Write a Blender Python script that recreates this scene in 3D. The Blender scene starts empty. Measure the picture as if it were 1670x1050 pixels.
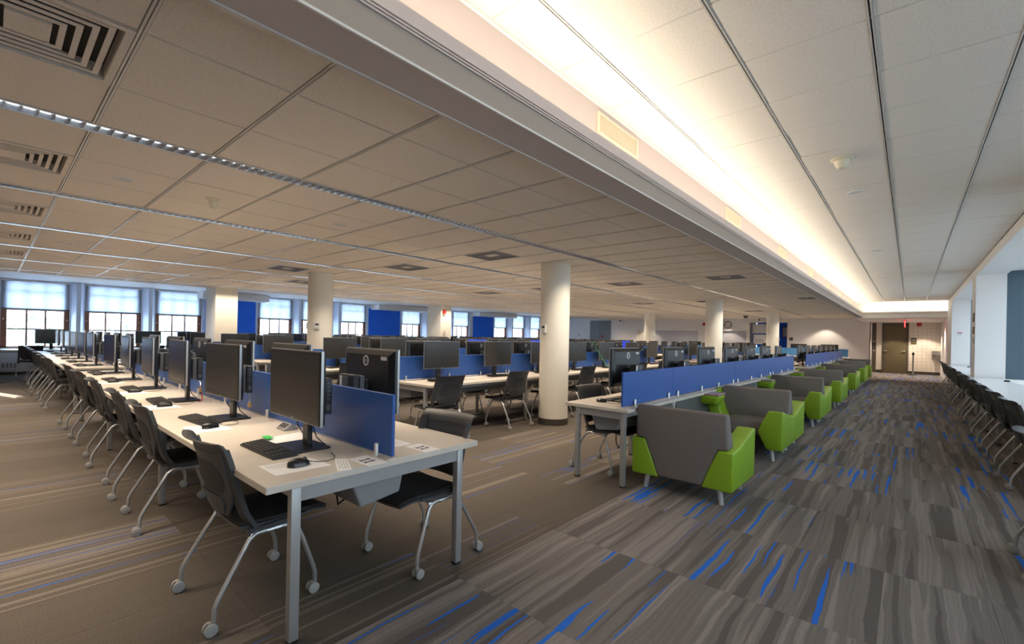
import bpy, bmesh, math, random
from mathutils import Matrix, Vector
random.seed(7)
SC = bpy.context.scene
COL = SC.collection
PI = math.pi

# ------------------------------------------------------------------ camera, sky, lamps, exposure
F_PX, YAW, ROLL, CY, CAM_H = 743.1, math.radians(41.15), math.radians(1.192), 547.2, 1.40
cam = bpy.data.cameras.new('camera')
cam.sensor_fit = 'HORIZONTAL'; cam.sensor_width = 36.0
cam.lens = F_PX / 1670 * 36.0
cam.shift_y = (CY - 525.0) / 1670
cam.clip_start = 0.02; cam.clip_end = 300
camo = bpy.data.objects.new('camera', cam); COL.objects.link(camo)
_fw = Vector((-math.sin(YAW), math.cos(YAW), 0)); _rt = Vector((math.cos(YAW), math.sin(YAW), 0)); _up = Vector((0, 0, 1))
_r2 = _rt * math.cos(ROLL) + _up * math.sin(ROLL)
_u2 = _up * math.cos(ROLL) - _rt * math.sin(ROLL)
camo.matrix_world = Matrix(((_r2.x, _u2.x, -_fw.x, 0), (_r2.y, _u2.y, -_fw.y, 0), (_r2.z, _u2.z, -_fw.z, CAM_H), (0, 0, 0, 1)))
SC.camera = camo
SC.view_settings.view_transform = 'Standard'; SC.view_settings.look = 'None'
SC.view_settings.exposure = 0.14; SC.view_settings.gamma = 1.0
SC.view_settings.use_curve_mapping = False

SKY_STRENGTH = 20.0
world = bpy.data.worlds.new('world'); SC.world = world; world.use_nodes = True
_bg = world.node_tree.nodes['Background']
_bg.inputs[0].default_value = (0.60, 0.78, 1.0, 1); _bg.inputs[1].default_value = SKY_STRENGTH

def area(name, loc, rot, sx, sy, watts, color, spread=180):
    l = bpy.data.lights.new(name, 'AREA'); l.shape = 'RECTANGLE'; l.size = sx; l.size_y = sy
    l.energy = watts; l.color = color; l.spread = math.radians(spread)
    o = bpy.data.objects.new(name, l); COL.objects.link(o); o.location = loc; o.rotation_euler = rot
    return o
WARM = (1.0, 0.83, 0.65); COVE = (1.0, 0.89, 0.70)
STRIP_X = [-3.61 - 2.075 * k for k in range(6)]
STRIP_W = 430.0
for _x in STRIP_X:                       # lamps in the six louvred ceiling fixtures
    area('strip_lamp', (_x, 10.6, 2.561), (0, 0, 0), 0.11, 31.0, STRIP_W, WARM, spread=118)
area('cove_lamp', (-1.55, 9.0, 2.625), (0, PI + 1.08, 0), 0.08, 27.4, 165.0, COVE)      # strip hidden in the cove of the long beam
area('cove_lamp', (-0.25, 23.05, 2.61), (PI - 0.6, 0, 0), 2.2, 0.10, 14.0, COVE)
area('cove_lamp', (-0.25, -4.9, 2.585), (PI, 0, 0), 2.2, 0.10, 12.0, COVE)

# ------------------------------------------------------------------ materials
def node(nt, t, **kw):
    n = nt.nodes.new(t)
    for k, v in kw.items(): setattr(n, k, v)
    return n
def mat(name, col, rough=0.5, metal=0.0, var=0.0, vscale=30.0, bump=0.0, bscale=200.0, emit=None, es=0.0, spec=0.5, trans=0.0, coat=0.0):
    m = bpy.data.materials.new(name); m.use_nodes = True
    nt = m.node_tree; b = nt.nodes['Principled BSDF']
    b.inputs['Base Color'].default_value = (*col, 1); b.inputs['Roughness'].default_value = rough
    b.inputs['Metallic'].default_value = metal; b.inputs['Specular IOR Level'].default_value = spec
    if coat: b.inputs['Coat Weight'].default_value = coat
    if var:
        g = node(nt, 'ShaderNodeNewGeometry'); n = node(nt, 'ShaderNodeTexNoise'); n.inputs['Scale'].default_value = vscale
        n.inputs['Detail'].default_value = 4
        r = node(nt, 'ShaderNodeMapRange'); r.inputs['To Min'].default_value = 1 - var; r.inputs['To Max'].default_value = 1 + var
        r.inputs['From Min'].default_value = 0.25; r.inputs['From Max'].default_value = 0.75
        mx = node(nt, 'ShaderNodeVectorMath', operation='SCALE'); mx.inputs[0].default_value = col
        nt.links.new(g.outputs['Position'], n.inputs['Vector']); nt.links.new(n.outputs['Fac'], r.inputs['Value'])
        nt.links.new(r.outputs[0], mx.inputs['Scale']); nt.links.new(mx.outputs[0], b.inputs['Base Color'])
    if bump:
        g2 = node(nt, 'ShaderNodeNewGeometry'); n2 = node(nt, 'ShaderNodeTexNoise'); n2.inputs['Scale'].default_value = bscale
        bp = node(nt, 'ShaderNodeBump'); bp.inputs['Strength'].default_value = bump; bp.inputs['Distance'].default_value = 0.002
        nt.links.new(g2.outputs['Position'], n2.inputs['Vector']); nt.links.new(n2.outputs['Fac'], bp.inputs['Height'])
        nt.links.new(bp.outputs[0], b.inputs['Normal'])
    if emit:
        b.inputs['Emission Color'].default_value = (*emit, 1); b.inputs['Emission Strength'].default_value = es
    return m

M = dict(
    white_wall=mat('white_paint', (0.80, 0.78, 0.76), 0.7, bump=0.08, bscale=300),
    cream=mat('cream_paint', (0.78, 0.74, 0.64), 0.6, bump=0.05),
    blue_wall=mat('blue_paint', (0.008, 0.17, 0.95), 0.6, bump=0.06),
    slate=mat('slate_paint', (0.075, 0.12, 0.155), 0.45),
    beam=mat('beam_paint', (0.60, 0.52, 0.482), 0.65, bump=0.05),
    trim=mat('silver_trim', (0.72, 0.72, 0.71), 0.4, 0.3),
    tile=mat('acoustic_tile', (0.80, 0.735, 0.66), 0.9, var=0.10, vscale=90, bump=0.5, bscale=160),
    grid=mat('ceiling_grid_paint', (0.62, 0.59, 0.55), 0.32),
    gap=mat('dark_slot', (0.045, 0.042, 0.04), 0.8),
    base=mat('dark_rubber_base', (0.055, 0.045, 0.038), 0.6),
    laminate=mat('pale_laminate', (0.575, 0.52, 0.445), 0.38, var=0.05, vscale=9),
    edge=mat('pale_edge_band', (0.60, 0.54, 0.482), 0.45),
    counter=mat('white_laminate', (0.72, 0.72, 0.72), 0.35, var=0.03, vscale=6),
    steel=mat('silver_powder_coat', (0.40, 0.40, 0.395), 0.42, 0.55),
    greypc=mat('grey_powder_coat', (0.25, 0.25, 0.255), 0.5, 0.2),
    modesty=mat('dark_grey_panel', (0.088, 0.090, 0.086), 0.55),
    shaded_beam=mat('shaded_beam_paint', (0.36, 0.305, 0.26), 0.7, bump=0.05),  # beam paint with the shade of its front face put into the colour
    chrome=mat('chrome', (0.75, 0.75, 0.75), 0.18, 1.0),
    alu=mat('brushed_aluminium', (0.66, 0.66, 0.66), 0.34, 0.6),
    divider=mat('blue_divider', (0.022, 0.092, 0.345), 0.45, var=0.06, vscale=3),
    lit_divider=mat('lit_blue_divider', (0.06, 0.22, 0.48), 0.45),  # same dividers, light falling on them put into a paler blue
    clamp=mat('clamp_metal', (0.74, 0.72, 0.69), 0.35, 0.5),
    chair=mat('charcoal_plastic', (0.050, 0.050, 0.053), 0.42, bump=0.1, bscale=600),
    chair_in=mat('charcoal_mesh', (0.030, 0.030, 0.032), 0.6, bump=0.6, bscale=900),
    seat=mat('black_seat_fabric', (0.014, 0.013, 0.013), 0.85, bump=0.2, bscale=800),
    legs=mat('silver_tube', (0.50, 0.50, 0.50), 0.35, 0.75),
    caster=mat('grey_caster', (0.30, 0.295, 0.285), 0.45),
    screen=mat('dark_screen', (0.034, 0.032, 0.029), 0.24, spec=0.5),
    bezel=mat('black_bezel', (0.016, 0.016, 0.016), 0.35),
    back=mat('black_back', (0.013, 0.013, 0.014), 0.36, bump=0.1, bscale=900),
    rim=mat('silver_rim', (0.40, 0.39, 0.38), 0.35, 0.7),
    stand=mat('black_stand', (0.022, 0.022, 0.023), 0.32, 0.2),
    pc=mat('black_case', (0.017, 0.017, 0.018), 0.45),
    pcgrey=mat('grey_bracket', (0.10, 0.105, 0.115), 0.45, 0.3),
    label=mat('white_label', (0.62, 0.62, 0.60), 0.6),
    ink=mat('black_ink', (0.01, 0.01, 0.01), 0.7),
    logo=mat('silver_logo', (0.70, 0.70, 0.70), 0.4, 0.15),
    keys=mat('black_keys', (0.024, 0.023, 0.023), 0.5),
    keybody=mat('black_keyboard', (0.012, 0.012, 0.012), 0.45),
    mouse=mat('black_mouse', (0.014, 0.014, 0.014), 0.28),
    cable=mat('black_cable', (0.012, 0.012, 0.012), 0.5),
    red=mat('red_cable', (0.45, 0.03, 0.03), 0.5),
    green_cable=mat('green_cable', (0.05, 0.30, 0.16), 0.5),
    brass=mat('brass', (0.62, 0.42, 0.16), 0.3, 0.9),
    paper=mat('paper', (0.80, 0.79, 0.78), 0.75),
    green_tag=mat('green_tag', (0.01, 0.45, 0.06), 0.6),
    gfab=mat('lime_green_vinyl', (0.215, 0.370, 0.014), 0.42, bump=0.08, bscale=700, var=0.03),
    grey_fab=mat('grey_fabric', (0.165, 0.143, 0.128), 0.85, bump=0.35, bscale=900, var=0.06, vscale=400),
    under=mat('dark_board', (0.020, 0.018, 0.016), 0.7),
    tablet=mat('mauve_laminate', (0.40, 0.31, 0.32), 0.35, var=0.06, vscale=20),
    tablet_edge=mat('wood_edge', (0.26, 0.12, 0.06), 0.5),
    wood=mat('red_brown_wood', (0.21, 0.075, 0.038), 0.4, var=0.2, vscale=14),
    doorp=mat('olive_brown_door', (0.115, 0.092, 0.048), 0.45),
    doorf=mat('brown_door_frame', (0.085, 0.070, 0.052), 0.45),
    wtile=mat('cream_wall_tile', (0.74, 0.67, 0.58), 0.35, var=0.04, vscale=3),
    grout=mat('grey_grout', (0.36, 0.33, 0.29), 0.8),
    redp=mat('red_alarm', (0.42, 0.02, 0.025), 0.4),
    dark=mat('black_plastic', (0.012, 0.012, 0.013), 0.35),
    plate=mat('dark_sign', (0.035, 0.032, 0.028), 0.5),
    plate2=mat('olive_sign', (0.16, 0.13, 0.05), 0.5),
    tube=mat('cool_white_tube', (0.8, 0.85, 0.9), 0.4, emit=(0.80, 0.90, 1.0), es=2.4),
    exitred=mat('exit_sign_glow', (0.5, 0.02, 0.02), 0.4, emit=(1.0, 0.03, 0.03), es=6.0),
    board=mat('grey_white_board', (0.52, 0.52, 0.57), 0.4),
    radiator=mat('radiator_enamel', (0.62, 0.64, 0.68), 0.5),
    louver=mat('mirror_louver', (0.72, 0.72, 0.73), 0.14, 1.0),
    stainless=mat('stainless_steel', (0.50, 0.49, 0.47), 0.25, 1.0),
    smoke=mat('ivory_plastic', (0.72, 0.66, 0.50), 0.4),
    facade=mat('pale_stone_facade', (0.62, 0.56, 0.50), 0.8, var=0.12, vscale=1.5),
    fglass=mat('dark_far_glass', (0.22, 0.26, 0.32), 0.2),
    ground=mat('pale_pavement', (0.42, 0.42, 0.42), 0.9),
    leaf=mat('pale_leaf', (0.30, 0.36, 0.26), 0.8, var=0.3, vscale=3),
    bluescreen=mat('lit_blue_screen', (0.01, 0.03, 0.3), 0.3, emit=(0.02, 0.07, 1.0), es=0.55),
    yellow=mat('yellow_card', (0.75, 0.55, 0.04), 0.6),
)
# translucent roller shade and window glass
def shade_mat():
    m = bpy.data.materials.new('white_shade_cloth'); m.use_nodes = True; nt = m.node_tree; nt.nodes.clear()
    o = node(nt, 'ShaderNodeOutputMaterial'); t = node(nt, 'ShaderNodeBsdfTransparent'); d = node(nt, 'ShaderNodeBsdfTranslucent'); f = node(nt, 'ShaderNodeBsdfDiffuse')
    t.inputs[0].default_value = (0.9, 0.93, 1, 1); d.inputs[0].default_value = (0.46, 0.49, 0.54, 1); f.inputs[0].default_value = (0.75, 0.76, 0.8, 1)
    a = node(nt, 'ShaderNodeMixShader'); a.inputs[0].default_value = 0.2; b = node(nt, 'ShaderNodeMixShader')
    n = node(nt, 'ShaderNodeTexNoise'); n.inputs['Scale'].default_value = 2.0
    r = node(nt, 'ShaderNodeMapRange'); r.inputs['To Min'].default_value = 0.890; r.inputs['To Max'].default_value = 0.898
    nt.links.new(n.outputs['Fac'], r.inputs['Value']); nt.links.new(r.outputs[0], b.inputs[0])
    nt.links.new(d.outputs[0], a.inputs[1]); nt.links.new(f.outputs[0], a.inputs[2])
    nt.links.new(t.outputs[0], b.inputs[1]); nt.links.new(a.outputs[0], b.inputs[2]); nt.links.new(b.outputs[0], o.inputs[0])
    return m
def glass_mat(name='window_glass', tint=(0.95, 0.97, 0.98)):
    m = bpy.data.materials.new(name); m.use_nodes = True; nt = m.node_tree; nt.nodes.clear()
    o = node(nt, 'ShaderNodeOutputMaterial'); t = node(nt, 'ShaderNodeBsdfTransparent'); g = node(nt, 'ShaderNodeBsdfGlossy')
    t.inputs[0].default_value = (*tint, 1); g.inputs['Roughness'].default_value = 0.02
    fr = node(nt, 'ShaderNodeFresnel'); gg = node(nt, 'ShaderNodeNewGeometry'); ir = node(nt, 'ShaderNodeMapRange'); ir.inputs['To Min'].default_value = 1.45; ir.inputs['To Max'].default_value = 1 / 1.45; nt.links.new(gg.outputs['Backfacing'], ir.inputs['Value']); nt.links.new(ir.outputs[0], fr.inputs[0]); b = node(nt, 'ShaderNodeMixShader')
    nt.links.new(fr.outputs[0], b.inputs[0]); nt.links.new(t.outputs[0], b.inputs[1]); nt.links.new(g.outputs[0], b.inputs[2]); nt.links.new(b.outputs[0], o.inputs[0])
    return m
M['shade'] = shade_mat(); M['glass'] = glass_mat(); M['dimming_glass'] = glass_mat('daylight_dimming_glass', (0.46, 0.45, 0.43))  # right-hand panes: tint added to hold back daylight

CW, CL, CY0 = 0.457, 0.915, 0.88          # carpet plank width, length, first seam
CX0 = -1.5 + 0.03
def carpet_mat():
    m = bpy.data.materials.new('striped_carpet'); m.use_nodes = True; nt = m.node_tree; L = nt.links
    b = nt.nodes['Principled BSDF']; b.inputs['Roughness'].default_value = 0.95; b.inputs['Specular IOR Level'].default_value = 0.15
    def mth(op, a, c=None, d=None, clamp=False):
        n = node(nt, 'ShaderNodeMath', operation=op); n.use_clamp = clamp
        for i, v in enumerate((a, c, d)):
            if v is None: continue
            if isinstance(v, (int, float)): n.inputs[i].default_value = v
            else: L.new(v, n.inputs[i])
        return n.outputs[0]
    def comb(x, y, z):
        n = node(nt, 'ShaderNodeCombineXYZ')
        for i, v in enumerate((x, y, z)):
            if isinstance(v, (int, float)): n.inputs[i].default_value = v
            else: L.new(v, n.inputs[i])
        return n.outputs[0]
    def noise(vec, scale, detail=2.0):
        n = node(nt, 'ShaderNodeTexNoise'); n.inputs['Scale'].default_value = scale; n.inputs['Detail'].default_value = detail
        L.new(vec, n.inputs['Vector']); return n.outputs['Fac']
    def rnd(vec):
        n = node(nt, 'ShaderNodeTexWhiteNoise'); n.noise_dimensions = '3D'; L.new(vec, n.inputs['Vector']); return n
    def step(v, lo, hi):
        n = node(nt, 'ShaderNodeMapRange'); n.interpolation_type = 'SMOOTHSTEP'
        n.inputs['From Min'].default_value = lo; n.inputs['From Max'].default_value = hi; L.new(v, n.inputs['Value']); return n.outputs[0]
    def mix(f, a, c):
        n = node(nt, 'ShaderNodeMix', data_type='RGBA')
        if isinstance(f, float): n.inputs[0].default_value = f
        else: L.new(f, n.inputs[0])
        for i, v in ((6, a), (7, c)):
            if isinstance(v, tuple): n.inputs[i].default_value = (*v, 1)
            else: L.new(v, n.inputs[i])
        return n.outputs[2]
    g = node(nt, 'ShaderNodeNewGeometry'); s = node(nt, 'ShaderNodeSeparateXYZ'); L.new(g.outputs['Position'], s.inputs[0])
    X, Y = s.outputs[0], s.outputs[1]
    ix = mth('FLOOR', mth('DIVIDE', mth('SUBTRACT', X, CX0), CW)); iy = mth('FLOOR', mth('DIVIDE', mth('SUBTRACT', Y, CY0), CL))
    pid = comb(ix, iy, 7.5); R1 = rnd(pid); sep = node(nt, 'ShaderNodeSeparateColor'); L.new(R1.outputs['Color'], sep.inputs[0])
    ra, rb, rc = sep.outputs[0], sep.outputs[1], sep.outputs[2]
    seed = mth('MULTIPLY', ra, 90.0)
    wob = mth('MULTIPLY', mth('SUBTRACT', noise(comb(mth('MULTIPLY', X, 3.0), mth('MULTIPLY', Y, 3.0), seed), 1.0, 2.0), 0.5), 0.042)
    u = mth('ADD', X, wob)
    n1 = noise(comb(mth('MULTIPLY', u, 12.5), mth('MULTIPLY', Y, 0.30), seed), 1.0, 2.5)
    n1 = mth('ADD', n1, mth('MULTIPLY', mth('SUBTRACT', rc, 0.5), 0.05))
    light, mid, dark = (0.225, 0.199, 0.183), (0.162, 0.143, 0.131), (0.104, 0.091, 0.083)
    aisle = mix(step(n1, 0.40, 0.43), dark, mid); aisle = mix(step(n1, 0.53, 0.56), aisle, light)
    n2 = noise(comb(mth('MULTIPLY', u, 30.0), mth('MULTIPLY', Y, 0.9), mth('ADD', seed, 31.7)), 1.0, 0.0)
    blue = mth('MULTIPLY', step(n2, 0.682, 0.700), step(rb, 0.38, 0.40))
    rib = noise(comb(mth('MULTIPLY', u, 75.0), mth('MULTIPLY', Y, 0.6), seed), 1.0, 1.0)
    aisle = mix(mth('MULTIPLY', step(rib, 0.40, 0.60), 0.30), aisle, dark)
    # main room: plain brown planks, clusters of light lines, few blue threads
    n3 = noise(comb(mth('MULTIPLY', X, 26.0), mth('MULTIPLY', Y, 0.10), seed), 1.0, 1.5)
    clus = noise(comb(mth('MULTIPLY', ix, 0.83), mth('MULTIPLY', iy, 0.31), 4.2), 1.0, 1.0)
    lines = mth('MULTIPLY', step(n3, 0.52, 0.56), step(clus, 0.50, 0.52))
    plain = mix(lines, (0.084, 0.071, 0.059), (0.155, 0.132, 0.111))
    fine = noise(comb(mth('MULTIPLY', X, 60.0), mth('MULTIPLY', Y, 0.5), seed), 1.0, 1.0)
    plain = mix(mth('MULTIPLY', step(fine, 0.35, 0.65), 0.35), plain, (0.105, 0.087, 0.070))
    n4 = noise(comb(mth('MULTIPLY', X, 13.0), mth('MULTIPLY', Y, 0.2), mth('ADD', seed, 11.0)), 1.0, 1.0)
    blue2 = mth('MULTIPLY', step(mth('ABSOLUTE', mth('SUBTRACT', n4, 0.64)), 0.016, 0.010), step(clus, 0.50, 0.52))
    bluec = (0.022, 0.125, 0.50)
    zone = mth('GREATER_THAN', mth('ADD', ix, mth('MULTIPLY', mth('GREATER_THAN', rc, 0.6), 1.0)), -1.5)
    col = mix(zone, mix(mth('MULTIPLY', blue2, 0.7), plain, (0.030, 0.095, 0.30)), mix(blue, aisle, bluec))
    # yarn speckle and ribs
    yarn = noise(comb(mth('MULTIPLY', X, 300.0), mth('MULTIPLY', Y, 130.0), 0.0), 1.0, 1.0)
    mr = node(nt, 'ShaderNodeMapRange'); mr.inputs['From Min'].default_value = 0.2; mr.inputs['From Max'].default_value = 0.8
    mr.inputs['To Min'].default_value = 0.62; mr.inputs['To Max'].default_value = 1.38; L.new(yarn, mr.inputs['Value'])
    sc = node(nt, 'ShaderNodeVectorMath', operation='SCALE'); L.new(col, sc.inputs[0]); L.new(mr.outputs[0], sc.inputs['Scale'])
    L.new(sc.outputs[0], b.inputs['Base Color'])
    bp = node(nt, 'ShaderNodeBump'); bp.inputs['Strength'].default_value = 0.35; bp.inputs['Distance'].default_value = 0.003
    L.new(yarn, bp.inputs['Height']); L.new(bp.outputs[0], b.inputs['Normal'])
    return m
M['carpet'] = carpet_mat()

# ------------------------------------------------------------------ mesh helpers
class MB:
    def __init__(s): s.v = []; s.f = []
    def add(s, vs, fs):
        o = len(s.v); s.v += [tuple(p) for p in vs]; s.f += [tuple(i + o for i in f) for f in fs]; return s
    def box(s, x0, x1, y0, y1, z0, z1):
        x0, x1 = min(x0, x1), max(x0, x1); y0, y1 = min(y0, y1), max(y0, y1); z0, z1 = min(z0, z1), max(z0, z1)
        return s.add([(x0, y0, z0), (x1, y0, z0), (x1, y1, z0), (x0, y1, z0), (x0, y0, z1), (x1, y0, z1), (x1, y1, z1), (x0, y1, z1)],
                     [(0, 3, 2, 1), (4, 5, 6, 7), (0, 1, 5, 4), (1, 2, 6, 5), (2, 3, 7, 6), (3, 0, 4, 7)])
    def loft(s, rings, cap=True, closed=False):
        n = len(rings[0]); vs = [p for r in rings for p in r]; fs = []; m = len(rings)
        for i in range(m if closed else m - 1):
            j = (i + 1) % m
            for k in range(n):
                k2 = (k + 1) % n; fs.append((i * n + k, i * n + k2, j * n + k2, j * n + k))
        if cap and not closed:
            fs.append(tuple(range(n - 1, -1, -1))); fs.append(tuple((m - 1) * n + k for k in range(n)))
        return s.add(vs, fs)
    def tube(s, pts, r, n=8, cap=True):
        pts = [Vector(p) for p in pts]; rings = []; up = None
        for i, p in enumerate(pts):
            d = (pts[min(i + 1, len(pts) - 1)] - pts[max(i - 1, 0)]).normalized()
            if up is None:
                up = Vector((0, 0, 1)) if abs(d.z) < 0.9 else Vector((1, 0, 0))
            a = d.cross(up).normalized(); up = a.cross(d).normalized()
            rr = r[i] if isinstance(r, (list, tuple)) else r
            rings.append([p + (a * math.cos(2 * PI * k / n) + up * math.sin(2 * PI * k / n)) * rr for k in range(n)])
        return s.loft(rings, cap)
    def lathe(s, prof, c=(0, 0, 0), n=24, axis='z'):
        rings = []
        for r, h in prof:
            ring = []
            for k in range(n):
                a = 2 * PI * k / n; x, y = r * math.cos(a), r * math.sin(a)
                p = (x, y, h) if axis == 'z' else ((h, x, y) if axis == 'x' else (y, h, x))
                ring.append((c[0] + p[0], c[1] + p[1], c[2] + p[2]))
            rings.append(ring)
        return s.loft(rings, True)
    def prism(s, poly, a, b, axis='z'):
        def P(u, v, w): return (u, v, w) if axis == 'z' else ((w, u, v) if axis == 'x' else (u, w, v))
        return s.loft([[P(u, v, a) for u, v in poly], [P(u, v, b) for u, v in poly]])
    def slab(s, grid, th):
        """grid[i][j] of points, thickened along its normal-ish vector th (callable or vector)"""
        n, m = len(grid), len(grid[0]); tv = Vector(th)
        vs = [tuple(p) for r in grid for p in r] + [tuple(Vector(p) + tv) for r in grid for p in r]; o = n * m; fs = []
        for i in range(n - 1):
            for j in range(m - 1):
                a, b, c, d = i * m + j, i * m + j + 1, (i + 1) * m + j + 1, (i + 1) * m + j
                fs += [(a, b, c, d), (o + d, o + c, o + b, o + a)]
        for i in range(n - 1):
            a, d = i * m, (i + 1) * m; fs.append((a, d, o + d, o + a))
            a, d = i * m + m - 1, (i + 1) * m + m - 1; fs.append((d, a, o + a, o + d))
        for j in range(m - 1):
            a, b = j, j + 1; fs.append((b, a, o + a, o + b))
            a, b = (n - 1) * m + j, (n - 1) * m + j + 1; fs.append((a, b, o + b, o + a))
        return s.add(vs, fs)
    def xf(s, mt):
        s.v = [tuple(mt @ Vector(p)) for p in s.v]; return s

def mesh_of(name, mb, mats, bevel=0.0, seg=2, smooth=False, angle=40, fm=None):
    me = bpy.data.meshes.new(name); me.from_pydata(mb.v, [], mb.f)
    if not isinstance(mats, (list, tuple)): mats = [mats]
    for m in mats: me.materials.append(M[m] if isinstance(m, str) else m)
    if fm: me.polygons.foreach_set('material_index', fm)
    bm = bmesh.new(); bm.from_mesh(me)
    bmesh.ops.recalc_face_normals(bm, faces=bm.faces)
    if bevel:
        es = [e for e in bm.edges if len(e.link_faces) == 2 and e.calc_face_angle(0) > 0.5]
        bmesh.ops.bevel(bm, geom=es, offset=bevel, segments=seg, profile=0.5, affect='EDGES', clamp_overlap=True)
    bm.to_mesh(me); bm.free()
    if smooth:
        me.polygons.foreach_set('use_smooth', [True] * len(me.polygons)); me.set_sharp_from_angle(angle=math.radians(angle))
    me.update(); return me
def link(name, me, parent=None, loc=(0, 0, 0), rz=0.0):
    o = bpy.data.objects.new(name, me); COL.objects.link(o); o.location = loc; o.rotation_euler = (0, 0, rz)
    if parent is not None: o.parent = parent
    return o
def obj(name, mb, mats, parent=None, loc=(0, 0, 0), rz=0.0, **kw):
    return link(name, mesh_of(name, mb, mats, **kw), parent, loc, rz)
def tag(o, label=None, cat=None, group=None, kind=None):
    if label: o['label'] = label
    if cat: o['category'] = cat
    if group: o['group'] = group
    if kind: o['kind'] = kind
    return o
def struct(name, mb, mats, parent=None, **kw):
    o = obj(name, mb, mats, parent, **kw)
    if parent is None: o['kind'] = 'structure'
    return o
def empty(name, loc=(0, 0, 0), rz=0.0):
    o = bpy.data.objects.new(name, None); COL.objects.link(o); o.location = loc; o.rotation_euler = (0, 0, rz); o.empty_display_size = 0.1
    return o

_txt = {}
def text_mb(t, size):
    """flat letters in the xy plane, centred"""
    if t not in _txt:
        c = bpy.data.curves.new('t', 'FONT'); c.body = t; c.size = 1.0; c.align_x = 'CENTER'; c.align_y = 'CENTER'; c.resolution_u = 2
        o = bpy.data.objects.new('t', c); COL.objects.link(o)
        dg = bpy.context.evaluated_depsgraph_get(); me = bpy.data.meshes.new_from_object(o.evaluated_get(dg))
        _txt[t] = ([tuple(v.co) for v in me.vertices], [tuple(p.vertices) for p in me.polygons])
        bpy.data.objects.remove(o); bpy.data.curves.remove(c); bpy.data.meshes.remove(me)
    v, f = _txt[t]; mb = MB(); mb.add([(x * size, y * size, z) for x, y, z in v], f); return mb

class Proto:
    """parts = [(name, mesh builder, material, parent index or None, mesh options, label)]; copies share mesh data"""
    def __init__(s, name):
        s.name = name; s.parts = []
    def part(s, name, mb, mt, sub=None, label=None, joined=True, **kw):
        s.parts.append(dict(name=name, mb=mb, mat=mt, sub=sub, label=label, kw=kw, me=None, joined=joined)); return len(s.parts) - 1
    def place(s, loc, rz, label, cat, group=None, detail=True):
        if detail:
            root = empty(s.name, loc, rz); made = []
            for p in s.parts:
                if p['me'] is None: p['me'] = mesh_of(p['name'], p['mb'], p['mat'], **p['kw'])
                o = link(p['name'], p['me'], root if p['sub'] is None else made[p['sub']])
                if p['label']: o['label'] = p['label']
                if p['name'] == 'keys': o['kind'] = 'stuff'
                made.append(o)
        else:
            if not hasattr(s, 'jm'):
                mb = MB(); mats = []; fm = []
                for p in s.parts:
                    if not p['joined']: continue
                    if p['mat'] not in mats: mats.append(p['mat'])
                    fm += [mats.index(p['mat'])] * len(p['mb'].f); mb.add(p['mb'].v, p['mb'].f)
                s.jm = mesh_of(s.name, mb, mats, fm=fm, smooth=True, angle=35)
            root = link(s.name, s.jm, None, loc, rz)
        return tag(root, label, cat, group)

def fwd(x, y): return -math.sin(YAW) * x + math.cos(YAW) * y
ORD = ['first', 'second', 'third', 'fourth', 'fifth', 'sixth', 'seventh', 'eighth', 'ninth', 'tenth', 'eleventh', 'twelfth']

# ================================================================== THE SETTING
ZC, ZR = 2.566, 3.0
YN, YF = -5.5, 26.9
XL = -19.45
# ---- floor: the 300 planks that show largest as pieces, the rest one base sheet
fb = MB(); fb.box(-19.6, 2.3, YN, 28.3, -0.12, -0.012)
floor = struct('floor', fb, 'base')
NX0, NX1 = -10, 6
pieces = []
for i in range(-42, 9):
    for j in range(-8, 31):
        x0 = CX0 + i * CW; y0 = CY0 + j * CL; cx, cy = x0 + CW / 2, y0 + CL / 2
        if x0 < -19.9 or x0 > 2.3 or y0 > 28.2: continue
        d = fwd(cx, cy); lat = math.cos(YAW) * cx + math.sin(YAW) * cy
        vis = d > 1.6 and -1.25 * d < lat < 1.22 * d
        pieces.append((0 if vis else 1, d, x0, y0))
pieces.sort()
pm = MB(); g_ = 0.0007
pm.box(g_, CW - g_, g_, CL - g_, -0.012, 0.0)
plank_me = mesh_of('carpet_tile', pm, 'carpet')
rest = MB()
for n, (_, d, x0, y0) in enumerate(pieces):
    if n < 300: link('carpet_tile', plank_me, floor, (x0, y0, 0))
    else: rest.box(x0 + g_, x0 + CW - g_, y0 + g_, y0 + CL - g_, -0.012, 0.0)
tag(obj('far_carpet_tiles', rest, 'carpet', floor), kind='stuff')

# ---- tiled ceiling of the main room
mb = MB(); mb.box(-14.72, -1.66, YN, YF, ZC + 0.10, ZC + 0.22)
ceil = struct('ceiling', mb, 'gap')
xbands = [(-1.89, -2.30), (-2.30, -2.92), (-2.92, -3.535)]
for k in range(6):
    a = STRIP_X[k] - 0.075; b = (STRIP_X[k + 1] + 0.075) if k < 5 else -14.72
    w = (b - a) / 3 if k < 5 else 0
    if k < 5: xbands += [(a + w * q, a + w * (q + 1)) for q in range(3)]
    else: xbands += [(a, -14.72)]
TY, TY0 = 0.594, 0.376
vents = [(-2.61, -0.98 + 0.0, 0), ]
vent_cells = {}
def cell_of(x, y):
    for bi, (a, b) in enumerate(xbands):
        if b < x <= a: return bi, math.floor((y - TY0) / TY)
    return None
VENT_PTS = [(-2.61, 0.08), (-4.65, 0.08), (-6.73, 0.08), (-8.80, 0.08), (-10.9, 0.08), (-4.60, 4.83), (-6.70, 4.85), (-8.70, 3.65), (-4.55, 8.98), (-2.61, 8.96),
            (-6.75, 8.98), (-2.2, 14.3), (-4.6, 14.3), (-8.75, 8.98), (-10.9, 4.8), (-4.6, 19.7), (-6.75, 14.3)]
for p in VENT_PTS: vent_cells[cell_of(*p)] = p
cells = []
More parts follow.
